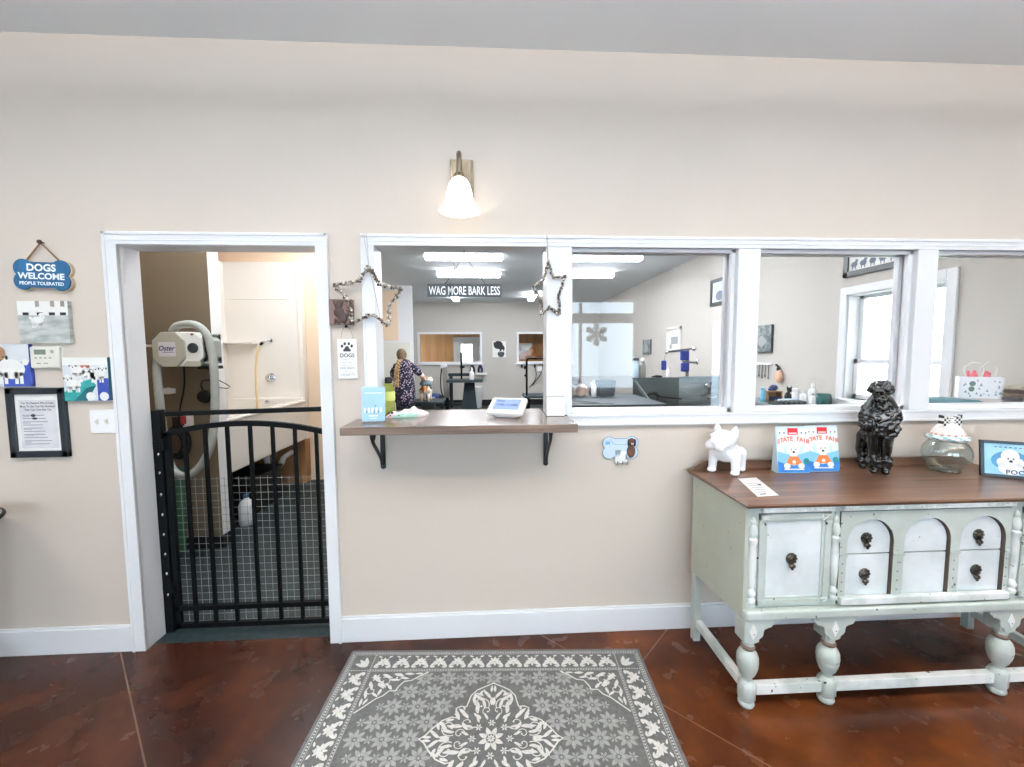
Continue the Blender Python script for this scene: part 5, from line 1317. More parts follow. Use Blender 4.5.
t = thing('wire_hook', 'bent black wire hook on the painted end of the stub wall', 'hook', (-2.1365, 1.25, 1.3))
b = MB(); b.use(M_BLK2); b.tube([(-2.1365, 1.2, 1.34), (-2.10, 1.25, 1.30), (-2.085, 1.275, 1.275), (-2.095, 1.26, 1.262), (-2.1365, 1.205, 1.275)], .0035, 6); b.build('wire', t)
t = thing('hose_clip', 'small white clip on the stub wall beside the dryer hose', 'clip', (-2.34, 1.16, 1.22))
b = MB(); b.use(M_PWHITE); b.box(-2.465, -2.425, 1.1695, 1.10, 1.235, 1.275); b.box(-2.435, -2.415, 1.11, 1.05, 1.25, 1.285); b.build('clip_body', t, bevel=.003)
t = thing('green_tint_panel', 'added dark green panel for the green tint low on the stub wall', 'board', (-2.5, 1.12, 0))
b = MB(); b.use(mat('bottle_green', (34, 84, 60), .5, col2=(46, 98, 74), nscale=6)); b.beam((-2.49, 1.125, .002), (-2.49, 1.152, .66), .20, .012, (0, -1, 0)); b.build('panel', t)  # added panel standing in for a green tint on the wall

# raised bath with its white surround
t = thing('raised_bath', 'white raised dog bath with tall moulded surround, beyond the gate', 'bath', (-2.62, 2.1, 0))
b = MB(); b.use(M_TUB); b.box(-3.12, -2.19, 2.845, 2.928, .52, 2.60); b.box(-3.14, -3.06, 1.31, 2.87, .52, 2.60)
b.box(-2.235, -2.185, 2.80, 2.928, .98, 2.60); b.build('surround', t, bevel=.018, seg=3)
b = MB(); b.use(M_TUB); b.box(-3.06, -2.70, 2.72, 2.85, 1.655, 1.69); b.build('soap_ledge', t, bevel=.010, seg=3)
b = MB(); b.use(M_TUB); b.box(-3.06, -2.35, 2.838, 2.85, 2.17, 2.182); b.build('moulded_line', t, bevel=.004, seg=3)
b = MB(); b.use(M_TUB); o = len(b.v)
xo, xi, y0, y1 = -2.19, -2.27, 1.315, 2.845
b.box(-2.235, xo, y0, y1, .53, .965); b.box(-2.275, -2.180, y0, y1, .965, 1.0); b.box(-3.06, -2.2, y0, y0 + .09, .53, 1.0); b.box(-3.06, -2.2, y1 - .06, y1, .53, 1.03); b.box(-3.06, -2.2, y0, y1, .53, .60)
b.build('basin', t, bevel=.016, seg=3)
b = MB(); b.use(M_CHROME); b.lathe([(.058, 0), (.056, .008), (.046, .013), (.040, .010), (.026, .012), (.026, .055), (.018, .06), (0, .062)], (-2.585, 2.843, 1.258), 28, (0, -1, 0)); b.beam((-2.585, 2.80, 1.258), (-2.550, 2.79, 1.235), .012); b.build('valve', t)
b = MB(); b.use(M_CHROME); b.lathe([(.026, 0), (.024, .006), (.012, .01), (.011, .03)], (-2.565, 2.844, 1.695), 16, (0, -1, 0)); b.tube(smooth_path([(-2.565, 2.83, 1.695), (-2.59, 2.79, 1.69), (-2.62, 2.77, 1.665)]), .012, 10)
b.use(M_BLK2); b.lathe([(.016, 0), (.018, .02), (.014, .04)], (-2.615, 2.772, 1.672), 12, (-.6, -.2, -.75)); b.build('shower_arm', t)
b = MB(); b.use(mat('amber_hose', (228, 200, 146), .35)); b.tube(smooth_path([(-2.638, 2.765, 1.645), (-2.675, 2.755, 1.55), (-2.695, 2.75, 1.35), (-2.70, 2.75, 1.1), (-2.695, 2.74, .9), (-2.66, 2.6, .72)], 6), .011, 10); b.build('amber_hose', t)
b = MB(); b.use(M_CHROME); b.lathe([(.024, 0), (.024, .05), (.02, .1), (.0, .105)], (-2.60, 2.845, .985), 16, (0, -1, 0)); b.build('spout', t)
b = MB(); b.use(mat('raw_plywood', (188, 140, 96), .7, col2=(170, 122, 80), nscale=3, stretch=(1, 6, 1)))
b.box(-3.1, -2.2, 2.80, 2.925, .001, .53); b.build('base_panel', t)
b = MB(); b.use(MATS['raw_plywood']); b.beam((-2.24, 1.36, .001), (-2.24, 1.36, .53), .07); b.build('base_post', t)
b = MB(); b.use(M_PWHITE); b.tube(smooth_path([(-2.46, 2.45, .53), (-2.46, 2.45, .36), (-2.44, 2.47, .28), (-2.40, 2.52, .27), (-2.37, 2.57, .30), (-2.36, 2.62, .36), (-2.36, 2.80, .38)], 5), .03, 12); b.build('drain_trap', t)
t = thing('black_crate', 'black plastic crate under the raised bath behind the gate', 'crate', (-2.50, 1.9, 0))
b = MB(); b.use(M_BLK2); x0, x1, y0, y1 = -2.75, -2.26, 1.75, 2.35
b.box(x0, x1, y0, y0 + .02, .002, .36); b.box(x0, x1, y1 - .02, y1, .002, .36); b.box(x0, x0 + .02, y0, y1, .002, .36); b.box(x1 - .02, x1, y0, y1, .002, .36); b.box(x0, x1, y0, y1, .002, .02); b.box(x0 - .012, x1 + .012, y0 - .012, y1 + .012, .33, .36)
b.build('shell', t, bevel=.004)
t = thing('white_jug', 'white plastic jug standing by the black crate under the bath', 'jug', (-2.19, 1.65, 0))
b = MB(); b.use(M_PWHITE); b.lathe([(.06, .002), (.066, .01), (.066, .17), (.05, .21), (.022, .235), (.022, .25)], (-2.21, 1.62, 0), 18); b.tube(smooth_path([(-2.16, 1.6, .20), (-2.125, 1.59, .17), (-2.13, 1.59, .11), (-2.152, 1.60, .09)]), .010, 8); b.build('body', t)
b = MB(); b.use(mat('cap_blue', (60, 90, 130), .4)); b.lathe([(.025, .25), (.025, .275), (0, .275)], (-2.21, 1.62, 0), 14); b.build('cap', t)

# ================================================================ the grooming room beyond the windows
t = thing('hanging_sign', 'dark sign reading WAG MORE BARK LESS hung in the counter opening', 'sign', (-.131, .075, 1.82))
y = .075; FW = Frame((-.131, y, 1.857))
b = MB(); b.use(mat('slate_board', (58, 64, 68), .6)); b.slab(FW, [(-.194, -.033), (.194, -.033), (.194, .033), (-.194, .033)], -.008, .004); b.build('board', t)
b = MB(); b.use(M_TEXTW); b.text(FW, 'WAG MORE BARK LESS', .062, 0, -.0225, .0045, bold=.012, sx=.575); b.build('lettering', t)
b = MB(); b.use(mat('dark_cord', (70, 66, 74), .8)); b.tube([(-.232, y, 1.890), (-.131, y, 2.035), (-.022, y, 1.890)], .0016, 6); b.build('cord', t)
b = MB(); b.use(M_STR); b.tube(smooth_path([(-.131, y, 2.03), (-.155, y - .004, 2.0), (-.175, y - .006, 1.975), (-.19, y - .006, 2.0)], 5), .0014, 6)
b.use(M_BLK2); b.ell((-.181, y - .005, 1.966), .005, 8, 6); b.build('loose_end', t)
b = MB(); b.use(M_BLK2); b.tube([(-.131, y, 2.067), (-.131, y, 2.03)], .0022, 6); b.build('hook', t)

def wall_picture(name, label, x, y0, y1, z0, z1, frame, art):
    """hangs on the right-hand wall of the grooming room"""
    t = thing(name, label, 'picture', (x, (y0 + y1) / 2, z0)); F = Frame((x, y1, z0), (0, -1, 0), (0, 0, 1)); w, h = y1 - y0, z1 - z0; e = .045 if frame else 0
    if frame:
        b = MB(); b.use(frame)
        for a in ((0, w, 0, e), (0, w, h - e, h), (0, e, 0, h), (w - e, w, 0, h)): b.slab(F, [(a[0], a[2]), (a[1], a[2]), (a[1], a[3]), (a[0], a[3])], .0005, .028)
        b.build('frame', t)
    b = MB(); b.use(A_W if frame else M_DD); b.slab(F, [(e, e), (w - e, e), (w - e, h - e), (e, h - e)], .0005, .014 if frame else .03); art(b, F, w, h, .0146 if frame else .0306); b.build('print', t)
M_FRB = mat('charcoal_wood_frame', (44, 54, 58), .4); M_INK = mat('blue_grey_ink', (120, 130, 150), .7)
def art_breeds(b, F, w, h, d):
    b.use(M_INK); rr = random.Random(4)
    for r_ in range(3):
        for k in range(8):
            a, c = .1 + (w - .2) * k / 7, .10 + (h - .22) * r_ / 2
            b.disc(F, a, c, .026, d, 8, 1.3); b.disc(F, a + .022, c + .028, .016, d, 8); b.rect(F, a - .02, a - .01, c - .045, c, d); b.rect(F, a + .01, a + .02, c - .045, c, d)
wall_picture('breed_poster', 'large framed poster of rows of dogs above the right hand sash window', XR, .72, 1.54, 2.20, 2.75, M_FRB, art_breeds)
def art_scene(b, F, w, h, d):
    b.use(mat('art_mist', (196, 204, 216), .6, col2=(226, 230, 236), nscale=5)); b.rect(F, .045, w - .045, .045, h - .045, d); b.use(M_INK); b.disc(F, w * .4, h * .35, .07, d + .0004, 12, 1.5); b.disc(F, w * .6, h * .6, .06, d + .0004, 12)
wall_picture('framed_landscape', 'black framed pale picture high on the right wall behind the first pane', XR, 3.25, 3.83, 2.20, 2.575, M_FRB, art_scene)
def art_dark(b, F, w, h, d):
    b.use(mat('art_slate', (92, 104, 106), .6, col2=(150, 160, 160), nscale=16, lo=.4, hi=.6)); b.rect(F, 0, w, 0, h, d); b.use(M_GREYT); b.disc(F, w * .5, h * .4, w * .2, d + .0005, 12)
wall_picture('canvas_print', 'small dark grey canvas on the right wall, left edge of the second pane', XR, 2.47, 2.80, 1.53, 1.845, None, art_dark)
wall_picture('dark_photograph', 'small dark photograph far back on the right wall above the two bottles', XR, 6.05, 6.47, 1.50, 1.80, None, art_dark)  # hung without a frame
def art_poster(b, F, w, h, d):
    b.use(mat('art_cream', (226, 224, 216), .6)); b.rect(F, .02, w - .02, .02, h - .02, d); b.use(M_GREYT); b.rect(F, w * .3, w * .8, h * .3, h * .6, d + .0004); b.use(M_GREYT); b.disc(F, w * .3, h * .2, .05, d + .0004, 10)
wall_picture('cream_poster', 'pale cream poster on the right wall behind the blue pouches', XR, 4.75, 5.3, 1.55, 1.98, mat('white_frame', (226, 226, 222), .4), art_poster)

# back wall picture
t = thing('terrier_picture', 'square black and white dog picture on the back wall between its windows', 'picture', (.26, YB, 1.41))
F = Frame((.065, YB, 1.425)); b = MB(); b.use(A_W); b.slab(F, [(0, 0), (.40, 0), (.40, .47), (0, .47)], .0005, .03); b.build('canvas', t)
b = MB(); b.use(A_BK); b.disc(F, .17, .36, .12, .0306, 16, 1.15); b.disc(F, .28, .26, .10, .0308, 14, .8); b.flat(F, [(.05, .34), (.02, .44), (.12, .44)], .031); b.use(M_DD); b.disc(F, .25, .1, .10, .0306, 14); b.use(A_W); b.disc(F, .29, .2, .03, .0314, 10); b.rect(F, .15, .38, .155, .17, .0314); b.build('print', t)

# grooming tables ----------------------------------------------------------
M_TT = mat('table_rubber', (26, 40, 46), .6, col2=(36, 52, 58), nscale=40)
t = thing('grooming_table', 'dark pedestal grooming table with post against the back windows', 'grooming table', (-.55, 7.35, 0))
b = MB(); b.use(M_TT); b.box(-.98, -.18, 7.02, 7.62, .905, .945); b.build('tabletop', t, bevel=.006)
b = MB(); b.use(M_STEEL2); b.box(-.985, -.175, 7.015, 7.625, .890, .906); b.build('rim', t)
b = MB(); b.use(M_TT); b.slab(Frame((0, 7.42, 0)), [(-.70, .04), (-.30, .04), (-.38, .88), (-.60, .88)], -.1, .1); b.box(-.86, -.24, 7.1, 7.6, .001, .05); b.build('pedestal', t)
b = MB(); b.use(M_BLACK); b.tube([(-.672, 7.45, .90), (-.672, 7.45, 1.56)], .022, 10); b.box(-.70, -.60, 7.43, 7.47, 1.20, 1.25); b.build('arm_post', t)
b = MB(); b.use(M_TT); b.box(-1.0, -.42, 7.66, 7.76, 1.0, 1.07); b.box(-.98, -.90, 7.68, 7.74, .25, 1.0); b.box(-.95, -.55, 7.66, 7.72, .30, .36); b.build('rear_shelf', t)
t = thing('spray_bottle', 'tall white bottle standing on the dark pedestal grooming table', 'bottle', (-.42, 7.2, .945))
b = MB(); b.use(M_PWHITE); b.lathe([(.045, .0005), (.050, .01), (.050, .17), (.020, .20), (.018, .23)], (-.425, 7.2, .945), 18); b.build('body', t)
b = MB(); b.use(M_OFFW); b.lathe([(.022, .23), (.022, .265), (.01, .285), (0, .285)], (-.425, 7.2, .945), 14); b.build('cap', t)
t = thing('stand_dryer', 'tall grey stand dryer left of the pedestal grooming table', 'stand dryer', (-1.12, 8.02, 0)); DX, DY, DK = -.085, .72, 1.0
b = MB(); b.use(mat('warm_grey_shell', (150, 148, 140), .5)); b.beam((-.985 + DX, 7.3 + DY, .46), (-1.035 + DX, 7.3 + DY, 1.23), .13, .16, (0, 1, 0)); b.build('column', t, bevel=.02)
b = MB(); b.use(M_PWHITE); b.box(-1.13 + DX, -.98 + DX, 7.22 + DY, 7.36 + DY, 1.18, 1.28); b.build('head', t, bevel=.015)
b = MB(); b.use(M_BLK2); b.lathe([(.19, .001), (.20, .02), (.18, .07), (.05, .09), (.04, .5), (.0, .5)], (-.985 + DX, 7.3 + DY, 0), 24); b.tube(smooth_path([(-1.10 + DX, 7.24 + DY, 1.2), (-1.13 + DX, 7.22 + DY, .9), (-1.11 + DX, 7.2 + DY, .6), (-1.02 + DX, 7.26 + DY, .4)]), .016, 8); b.build('base', t)
t = thing('waste_bin', 'white waste bin standing below the right end of the far window', 'bin', (-.37, 9.55, 0))
b = MB(); b.use(M_PWHITE); b.lathe([(.105, .001), (.112, .01), (.138, .58), (.146, .59), (.146, .61), (.132, .61), (.108, .02)], (-.37, 9.55, 0), 24, caps=False); b.build('shell', t)
b = MB(); b.use(M_OFFW); b.lathe([(.0, .012), (.108, .012)], (-.37, 9.55, 0), 24); b.build('bottom', t)
t = thing('blue_dryer', 'blue cylindrical floor dryer on black feet near the person', 'floor dryer', (-1.46, 8.5, 0))
b = MB(); b.use(mat('royal_blue', (24, 66, 132), .35)); b.lathe([(.0, -.205), (.075, -.20), (.11, -.17), (.118, -.12), (.118, .10), (.10, .15)], (-1.47, 8.5, .40), 24, (1, 0, 0)); b.build('drum', t)
b = MB(); b.use(M_BLK2); b.lathe([(.10, .15), (.09, .19), (.05, .24), (.0, .245)], (-1.47, 8.5, .40), 20, (1, 0, 0)); b.box(-1.72, -1.2, 8.35, 8.65, .24, .28); b.box(-1.70, -1.64, 8.38, 8.62, .001, .24); b.box(-1.28, -1.22, 8.38, 8.62, .001, .24); b.build('stand', t)
b = MB(); b.use(A_W); b.rect(Frame((-1.47, 8.379, .42)), -.05, .05, -.015, .02); b.build('badge', t)
for x, lab, c, k in ((-.88, 'small black loop hanging below the far left window, by the post', (40, 42, 46), 0), (-.30, 'dark purple loop hanging at the right end of the far left window', (48, 40, 84), 1)):
    t = thing('leash_loop', lab, 'leash', (x + .3, YB - .02, .98), 0)
    b = MB(); b.use(mat('loop_%d' % k, c, .7)); X_ = x + .35 if k == 0 else x
    b.tube(smooth_path([(X_, YB - .03, 1.19), (X_ - .05, YB - .03, 1.08), (X_ - .03, YB - .03, .98), (X_ + .04, YB - .03, .98), (X_ + .05, YB - .03, 1.08), (X_, YB - .03, 1.19)], 5), .03, 8); b.build('strap', t)
t = thing('wall_shelf', 'small white tray shelf on the back wall above the waste bin', 'shelf', (-.25, YB, .90))
b = MB(); b.use(M_PWHITE); b.box(-.42, -.10, YB - .001, YB - .18, .92, .94); b.box(-.42, -.10, YB - .17, YB - .18, .94, .98); b.build('tray', t)

t = thing('arm_table', 'low dark grooming table with a tall goose neck arm, left of the post', 'grooming table', (1.05, 6.0, 0))
b = MB(); b.use(M_TT); b.box(.66, 1.60, 5.8, 6.4, .655, .70); b.build('tabletop', t, bevel=.006)
b = MB(); b.use(M_BLACK); b.tube(smooth_path([(.71, 5.9, .60), (.71, 5.9, 1.0), (.71, 5.9, 1.38)], 3) + [V((.72, 5.9, 1.415)), V((.76, 5.9, 1.43)), V((1.12, 5.9, 1.435)), V((1.18, 5.9, 1.42))], .020, 10); b.ell((.69, 5.88, 1.10), (.03, .03, .025)); b.build('arm', t)
b = MB(); b.use(M_BLACK)
for x in (.75, 1.5): b.beam((x, 5.88, .001), (x, 5.88, .66), .04); b.beam((x, 6.32, .001), (x, 6.32, .66), .04)
b.box(.75, 1.5, 5.9, 6.3, .2, .22); b.build('frame', t)
t = thing('hair_clippers', 'clippers and cords hanging on the back wall left of the wide post', 'clippers', (1.35, YB, .6))
b = MB(); b.use(M_BLK2)
for x, z0 in ((1.32, 1.16), (1.56, 1.2), (1.02, 1.12), (.93, 1.15)): b.ell((x, YB - .03, z0), (.03, .025, .06), 10, 6)
b.tube(smooth_path([(1.32, YB - .03, 1.12), (1.36, YB - .04, .9), (1.30, YB - .05, .7), (1.15, YB - .05, .52)], 6), .011, 6); b.tube(smooth_path([(1.56, YB - .03, 1.15), (1.48, YB - .04, .9), (1.36, YB - .05, .75), (1.25, YB - .05, .60)], 6), .011, 6)
b.use(M_PWHITE); b.box(1.40, 1.52, YB - .001, YB - .06, 1.0, 1.14); b.build('clipper_set', t)

# near grooming table behind the first pane
t = thing('wide_table', 'wide dark teal grooming table behind the first glazed pane', 'grooming table', (1.3, 2.4, 0))
b = MB(); b.use(M_TT); b.box(.70, 1.72, 1.75, 2.75, .98, 1.03); b.build('tabletop', t, bevel=.006)
b = MB(); b.use(M_STEEL2)
for x in (.80, 1.66):
    b.beam((x, 1.85, .001), (x, 2.65, .98), .05); b.beam((x, 2.65, .001), (x, 1.85, .98), .05)
b.build('folding_legs', t)
b = MB(); b.use(M_STEEL2); b.beam((.74, 1.9, 1.034), (1.15, 1.85, 1.034), .02, .006); b.beam((.74, 2.2, 1.034), (1.2, 1.8, 1.034), .02, .006); b.build('strap_rail', t)
t = thing('dark_crate', 'dark slate storage basket on the teal table below the snowflake', 'basket', (1.335, 2.6, 1.03))
b = MB(); b.use(mat('slate_basket', (66, 78, 84), .6, bump=.4, bscale=60)); o = len(b.v)
for z, s in ((1.031, .086), (1.215, .105)):
    for x, y in ((-1, -1), (1, -1), (1, 1), (-1, 1)): b.v.append(V((1.335 + x * s, 2.58 + y * s * .8, z)))
for f in ((3, 2, 1, 0), (0, 1, 5, 4), (1, 2, 6, 5), (2, 3, 7, 6), (3, 0, 4, 7), (4, 5, 6, 7)): b.face([o + i for i in f])
b.box(1.335 - .11, 1.335 + .11, 2.58 - .09, 2.58 + .09, 1.195, 1.215); b.build('shell', t, bevel=.006)
def bottle(name, label, x, y, z, r, h, col, capcol, neck=.45, group=None):
    t = thing(name, label, 'bottle', (x, y, z), 0, group)
    b = MB(); b.use(col); b.lathe([(r * .9, .0006), (r, .008), (r, h * .62), (r * .8, h * .72), (r * neck, h * .78), (r * neck, h * .84)], (x, y, z), 16); b.build('body', t)
    b = MB(); b.use(capcol); b.lathe([(r * neck * 1.15, h * .84), (r * neck * 1.15, h * .96), (r * neck * .6, h), (0, h)], (x, y, z), 14); b.build('cap', t)
    return t
M_PB = mat('pale_blue_plastic', (196, 216, 228), .35); M_SKYB = mat('sky_blue_plastic', (120, 190, 222), .35); M_NAVY = mat('navy_plastic', (34, 48, 96), .4); M_AQ = glass('aqua_plastic', (150, 200, 204), .08, .1)
bottle('lotion_bottle', 'slim white bottle on the teal table between towels and dark basket', 1.165, 2.45, 1.031, .030, .19, M_PWHITE, M_PB)
bottle('dark_bottle', 'short plum coloured bottle beside the dark basket on the teal table', 1.195, 2.66, 1.031, .034, .15, mat('plum_plastic', (92, 76, 84), .4), M_PWHITE)
for k, (x, y, z, r, lab, c) in enumerate(((.900, 2.55, 1.031, .064, 'rolled tan towel lowest in the pile at the left of the first pane', (184, 158, 142)), (1.06, 2.60, 1.031, .066, 'rolled pink beige towel at the right of the towel pile', (206, 178, 166)), (.985, 2.57, 1.160, .052, 'dark brown rolled towel on top of the towel pile', (84, 62, 58)))):
    t = thing('rolled_towel', lab, 'towel', (x, y, z), 0, 'rolled towels on the teal table')
    b = MB(); b.use(mat('towel_%d' % k, c, .95, col2=tuple(int(q * .86) for q in c), nscale=20, bump=.4, bscale=120)); n = 26
    b.lathe([(r * .2, -.10), (r * .7, -.108), (r * .97, -.10), (r, -.06), (r * .98, 0), (r, .06), (r * .97, .10), (r * .7, .108), (r * .2, .10)], (x, y, z + r * .98), 20, (.25, .95, 0)); b.build('roll', t)

# steel bathing tub against the right wall
t = thing('steel_tub', 'stainless steel dog tub with high splash panels along the right wall', 'dog tub', (2.3, 2.8, 0))
b = MB(); b.use(M_STEEL2); b.box(1.76, 2.34, 2.85, 2.87, .70, 1.215); b.box(1.755, 2.345, 2.845, 2.875, 1.205, 1.222); b.build('back_splash', t)
b = MB(); b.use(M_STEEL); b.beam((2.34, 2.86, .96), (2.86, 2.70, .97), .02, .53); b.beam((2.34, 2.855, 1.222), (2.86, 2.695, 1.238), .03, .014); b.build('side_splash', t)
b = MB(); b.use(M_STEEL2); b.box(1.76, 2.85, 2.1, 2.85, .58, .62); b.box(1.76, 1.78, 2.1, 2.85, .58, .98); b.box(1.76, 2.85, 2.1, 2.12, .58, .88); b.beam((1.765, 2.12, .9), (1.765, 2.84, 1.19), .02, .04); b.build('basin', t)
b = MB(); b.use(M_STEEL2)
for x in (1.80, 2.80):
    for y in (2.14, 2.80): b.beam((x, y, .001), (x, y, .60), .04)
b.build('legs_frame', t)
b = MB(); b.use(M_CHROME); b.tube(smooth_path([(2.65, 2.72, .95), (2.65, 2.70, 1.12), (2.63, 2.64, 1.17), (2.58, 2.58, 1.12)], 5), .014, 8); b.box(2.56, 2.74, 2.70, 2.74, .98, 1.02); b.ell((2.60, 2.68, 1.13), .03); b.build('tap', t)
b = MB(); b.use(M_BLK2); b.tube([(1.90 + .07 * cos(a), 2.6, 1.0 + .05 * sin(a)) for a in [i * .5 for i in range(13)]], .012, 8); b.tube(smooth_path([(1.84, 2.62, 1.0), (1.95, 2.66, 1.06), (2.05, 2.7, 1.0), (2.3, 2.7, .97)], 6), .010, 8); b.build('spray_hose', t)
t = thing('muzzle_rack', 'wall post holding two royal blue pouches above the steel tub', 'rack', (2.46, 2.95, 1.2))
b = MB(); b.use(mat('post_grey', (110, 112, 112), .4, .6)); b.beam((2.47, 2.92, 1.0), (2.47, 2.92, 1.58), .03); b.beam((2.18, 2.90, 1.535), (2.52, 2.90, 1.575), .022); b.beam((2.40, 2.90, 1.415), (2.56, 2.90, 1.40), .024); b.build('post', t)
b = MB(); b.use(M_CHROME); b.ell((2.535, 2.88, 1.575), .03); b.ell((2.58, 2.88, 1.41), (.02, .02, .036)); b.ell((2.19, 2.88, 1.53), .02); b.build('clamps', t)
for z0, z1, x0 in ((1.43, 1.55, 2.365), (1.29, 1.40, 2.375)):
    b = MB(); b.use(mat('royal_cloth', (24, 44, 132), .7, col2=(34, 62, 160), nscale=10)); b.box(x0, x0 + .10, 2.86, 2.91, z0, z1); b.build('blue_pouch', t, bevel=.015)
t = thing('blue_mitt', 'single royal blue mitt hanging left of the blue pouches', 'mitt', (2.18, 2.95, 1.3))
b = MB(); b.use(MATS['royal_cloth']); b.box(2.135, 2.20, 2.90, 2.93, 1.31, 1.43); b.build('mitt', t, bevel=.014)
b = MB(); b.use(M_STR); b.tube([(2.17, 2.915, 1.42), (2.19, 2.915, 1.53)], .004, 6); b.build('loop', t)
bottle('tub_bottle', 'white pump bottle on the edge of the steel tub below the blue mitt', 2.20, 2.86, 1.2225, .024, .13, M_PWHITE, M_OFFW)
bottle('blue_white_bottle', 'pale blue bottle with a dark cap, leftmost on the steel tub rim', 1.79, 2.86, 1.2225, .045, .25, M_PB, M_DD, .7)
bottle('grey_bottle', 'grey brown bottle second from the left on the steel tub rim', 1.875, 2.86, 1.2225, .042, .24, mat('grey_brown_plastic', (136, 134, 130), .5), M_PWHITE, .5)
t = thing('black_comb', 'low black grooming comb lying on the steel tub rim', 'comb', (2.06, 2.86, 1.2225))
b = MB(); b.use(M_BLK2); b.limb([(2.0, 2.86, 1.232), (2.06, 2.86, 1.240), (2.12, 2.86, 1.236)], [.008, .012, .009]); b.box(2.04, 2.12, 2.852, 2.868, 1.2226, 1.236); b.build('comb', t)

# counter along the right wall with bottles, seen through the second pane
t = thing('wall_counter', 'pale counter along the right wall behind the second pane', 'counter', (3.0, 1.9, 0))
b = MB(); b.use(mat('counter_laminate', (120, 132, 136), .35)); b.box(2.72, XR - .002, 1.55, 2.45, .985, 1.015); b.build('worktop', t, bevel=.004)
b = MB(); b.use(M_OFFW); b.box(2.76, XR - .002, 1.57, 2.43, .002, .985); b.build('cabinet', t)
ZC = 1.0156; GB = 'bottles on the wall counter'
bottle('sky_blue_bottle', 'sky blue box shaped bottle at the left end of the wall counter', 2.815, 1.97, ZC, .026, .155, M_SKYB, M_PB, .8, GB)
t = thing('desk_organizer', 'brown wooden organizer box on the wall counter behind the second pane', 'organizer', (2.93, 1.98, ZC))
b = MB(); b.use(mat('caramel_wood', (176, 138, 96), .6)); b.box(2.86, 3.02, 1.96, 2.06, ZC, ZC + .008); b.box(2.86, 2.872, 1.96, 2.06, ZC, ZC + .105); b.box(3.008, 3.02, 1.96, 2.06, ZC, ZC + .105); b.box(2.86, 3.02, 1.96, 2.06, ZC + .098, ZC + .108); b.box(2.86, 3.02, 2.05, 2.06, ZC, ZC + .1); b.build('case', t)
b = MB(); b.use(M_NAVY); b.box(2.88, 3.0, 1.965, 2.045, ZC + .01, ZC + .05); b.build('contents', t)
t = thing('blue_yarn', 'dark blue ball on top of the brown organizer box', 'ball', (2.955, 2.01, ZC + .108))
b = MB(); b.use(mat('blue_yarn', (30, 40, 84), .8, col2=(60, 80, 140), nscale=30)); b.ell((2.955, 2.01, ZC + .108 + .032), (.042, .036, .032)); b.ell((2.91, 2.0, ZC + .108 + .014), (.02, .02, .014)); b.build('ball', t)
t = thing('dog_figurine', 'small black dog figurine between organizer box and white bottles', 'figurine', (3.04, 1.92, ZC))
b = MB(); b.use(A_BK); b.ell((3.045, 1.92, ZC + .055), (.032, .03, .05)); b.ell((3.05, 1.905, ZC + .125), (.024, .026, .024)); b.ell((3.053, 1.88, ZC + .120), (.012, .018, .011)); b.ell((3.03, 1.91, ZC + .145), (.008, .008, .018)); b.ell((3.07, 1.91, ZC + .145), (.008, .008, .018))
for s in (-1, 1): b.limb([(3.045 + s * .018, 1.895, ZC + .06), (3.045 + s * .02, 1.885, ZC + .012)], [.013, .011])
organic(b.build('body', t), .004, 2)
bottle('white_jar', 'white lidded jar right of the black dog figurine', 3.060, 1.835, ZC, .030, .15, M_PWHITE, M_PWHITE, .95, GB)
bottle('white_bottle', 'short white bottle between the white jar and the tall spray bottle', 3.085, 1.765, ZC, .028, .13, M_PWHITE, M_PB, .4, GB)
bottle('tall_spray_bottle', 'tall white bottle with a trigger top on the wall counter', 3.13, 1.70, ZC, .038, .205, M_PWHITE, M_PWHITE, .35, GB)
bottle('small_white_bottle', 'tiny white bottle in front of the tall white trigger bottle', 3.05, 1.60, ZC, .024, .12, M_PWHITE, M_GREYT, .4, GB)
bottle('aqua_jar', 'clear aqua jar at the right of the white bottles', 3.16, 1.60, ZC, .055, .12, M_AQ, M_AQ, .9, GB)
bottle('dark_spray', 'dark bottle beside the sash window casing on the wall counter', 3.20, 1.565, ZC, .012, .10, M_DD, M_BLK2, .4, GB)
t = thing('clipper_tray', 'grey tray of clippers at the front of the wall counter', 'tray', (2.85, 1.7, ZC))
b = MB(); b.use(M_STEEL2); b.box(2.74, 3.0, 1.58, 1.78, ZC, ZC + .012); b.build('tray', t)
b = MB(); b.use(M_DD)
for k in range(5): b.limb([(2.77 + k * .05, 1.60, ZC + .032), (2.79 + k * .045, 1.74, ZC + .034)], [.018, .014], 8)
b.use(M_PB); b.limb([(2.76, 1.66, ZC + .05), (2.98, 1.70, ZC + .05)], [.012, .012], 8); b.build('clippers', t)
t = thing('orange_pouch', 'pale orange net bag with black handle hanging on the right wall', 'bag', (XR, 2.31, 1.18))
b = MB(); b.use(mat('peach_net', (222, 178, 150), .7)); b.ell((XR - .035, 2.31, 1.245), (.034, .052, .062), 16, 10); b.ell((XR - .03, 2.31, 1.30), (.02, .028, .03)); b.build('net', t)
b = MB(); b.use(M_BLK2); b.ell((XR - .03, 2.325, 1.335), (.02, .024, .026)); b.beam((XR - .02, 2.32, 1.35), (XR - .02, 2.385, 1.385), .016); b.build('handle', t)
t = thing('tool_rail', 'white rail of hanging scissors on the right wall, left of the orange bag', 'tool rail', (XR, 2.6, 1.38))
b = MB(); b.use(M_PWHITE); b.box(XR - .001, XR - .02, 2.47, 2.75, 1.375, 1.40); b.build('rail', t)
b = MB(); b.use(M_STEEL)
for k in range(5): b.beam((XR - .022, 2.50 + k * .055, 1.38), (XR - .022, 2.505 + k * .055, 1.22 + .02 * (k % 2)), .012, .004); b.tube([(XR - .022, 2.503 + k * .055 + .014 * cos(a), 1.225 + .02 * (k % 2) + .014 * sin(a)) for a in [i * pi / 4 for i in range(8)]], .003, 5, closed=True)
b.build('scissors', t)

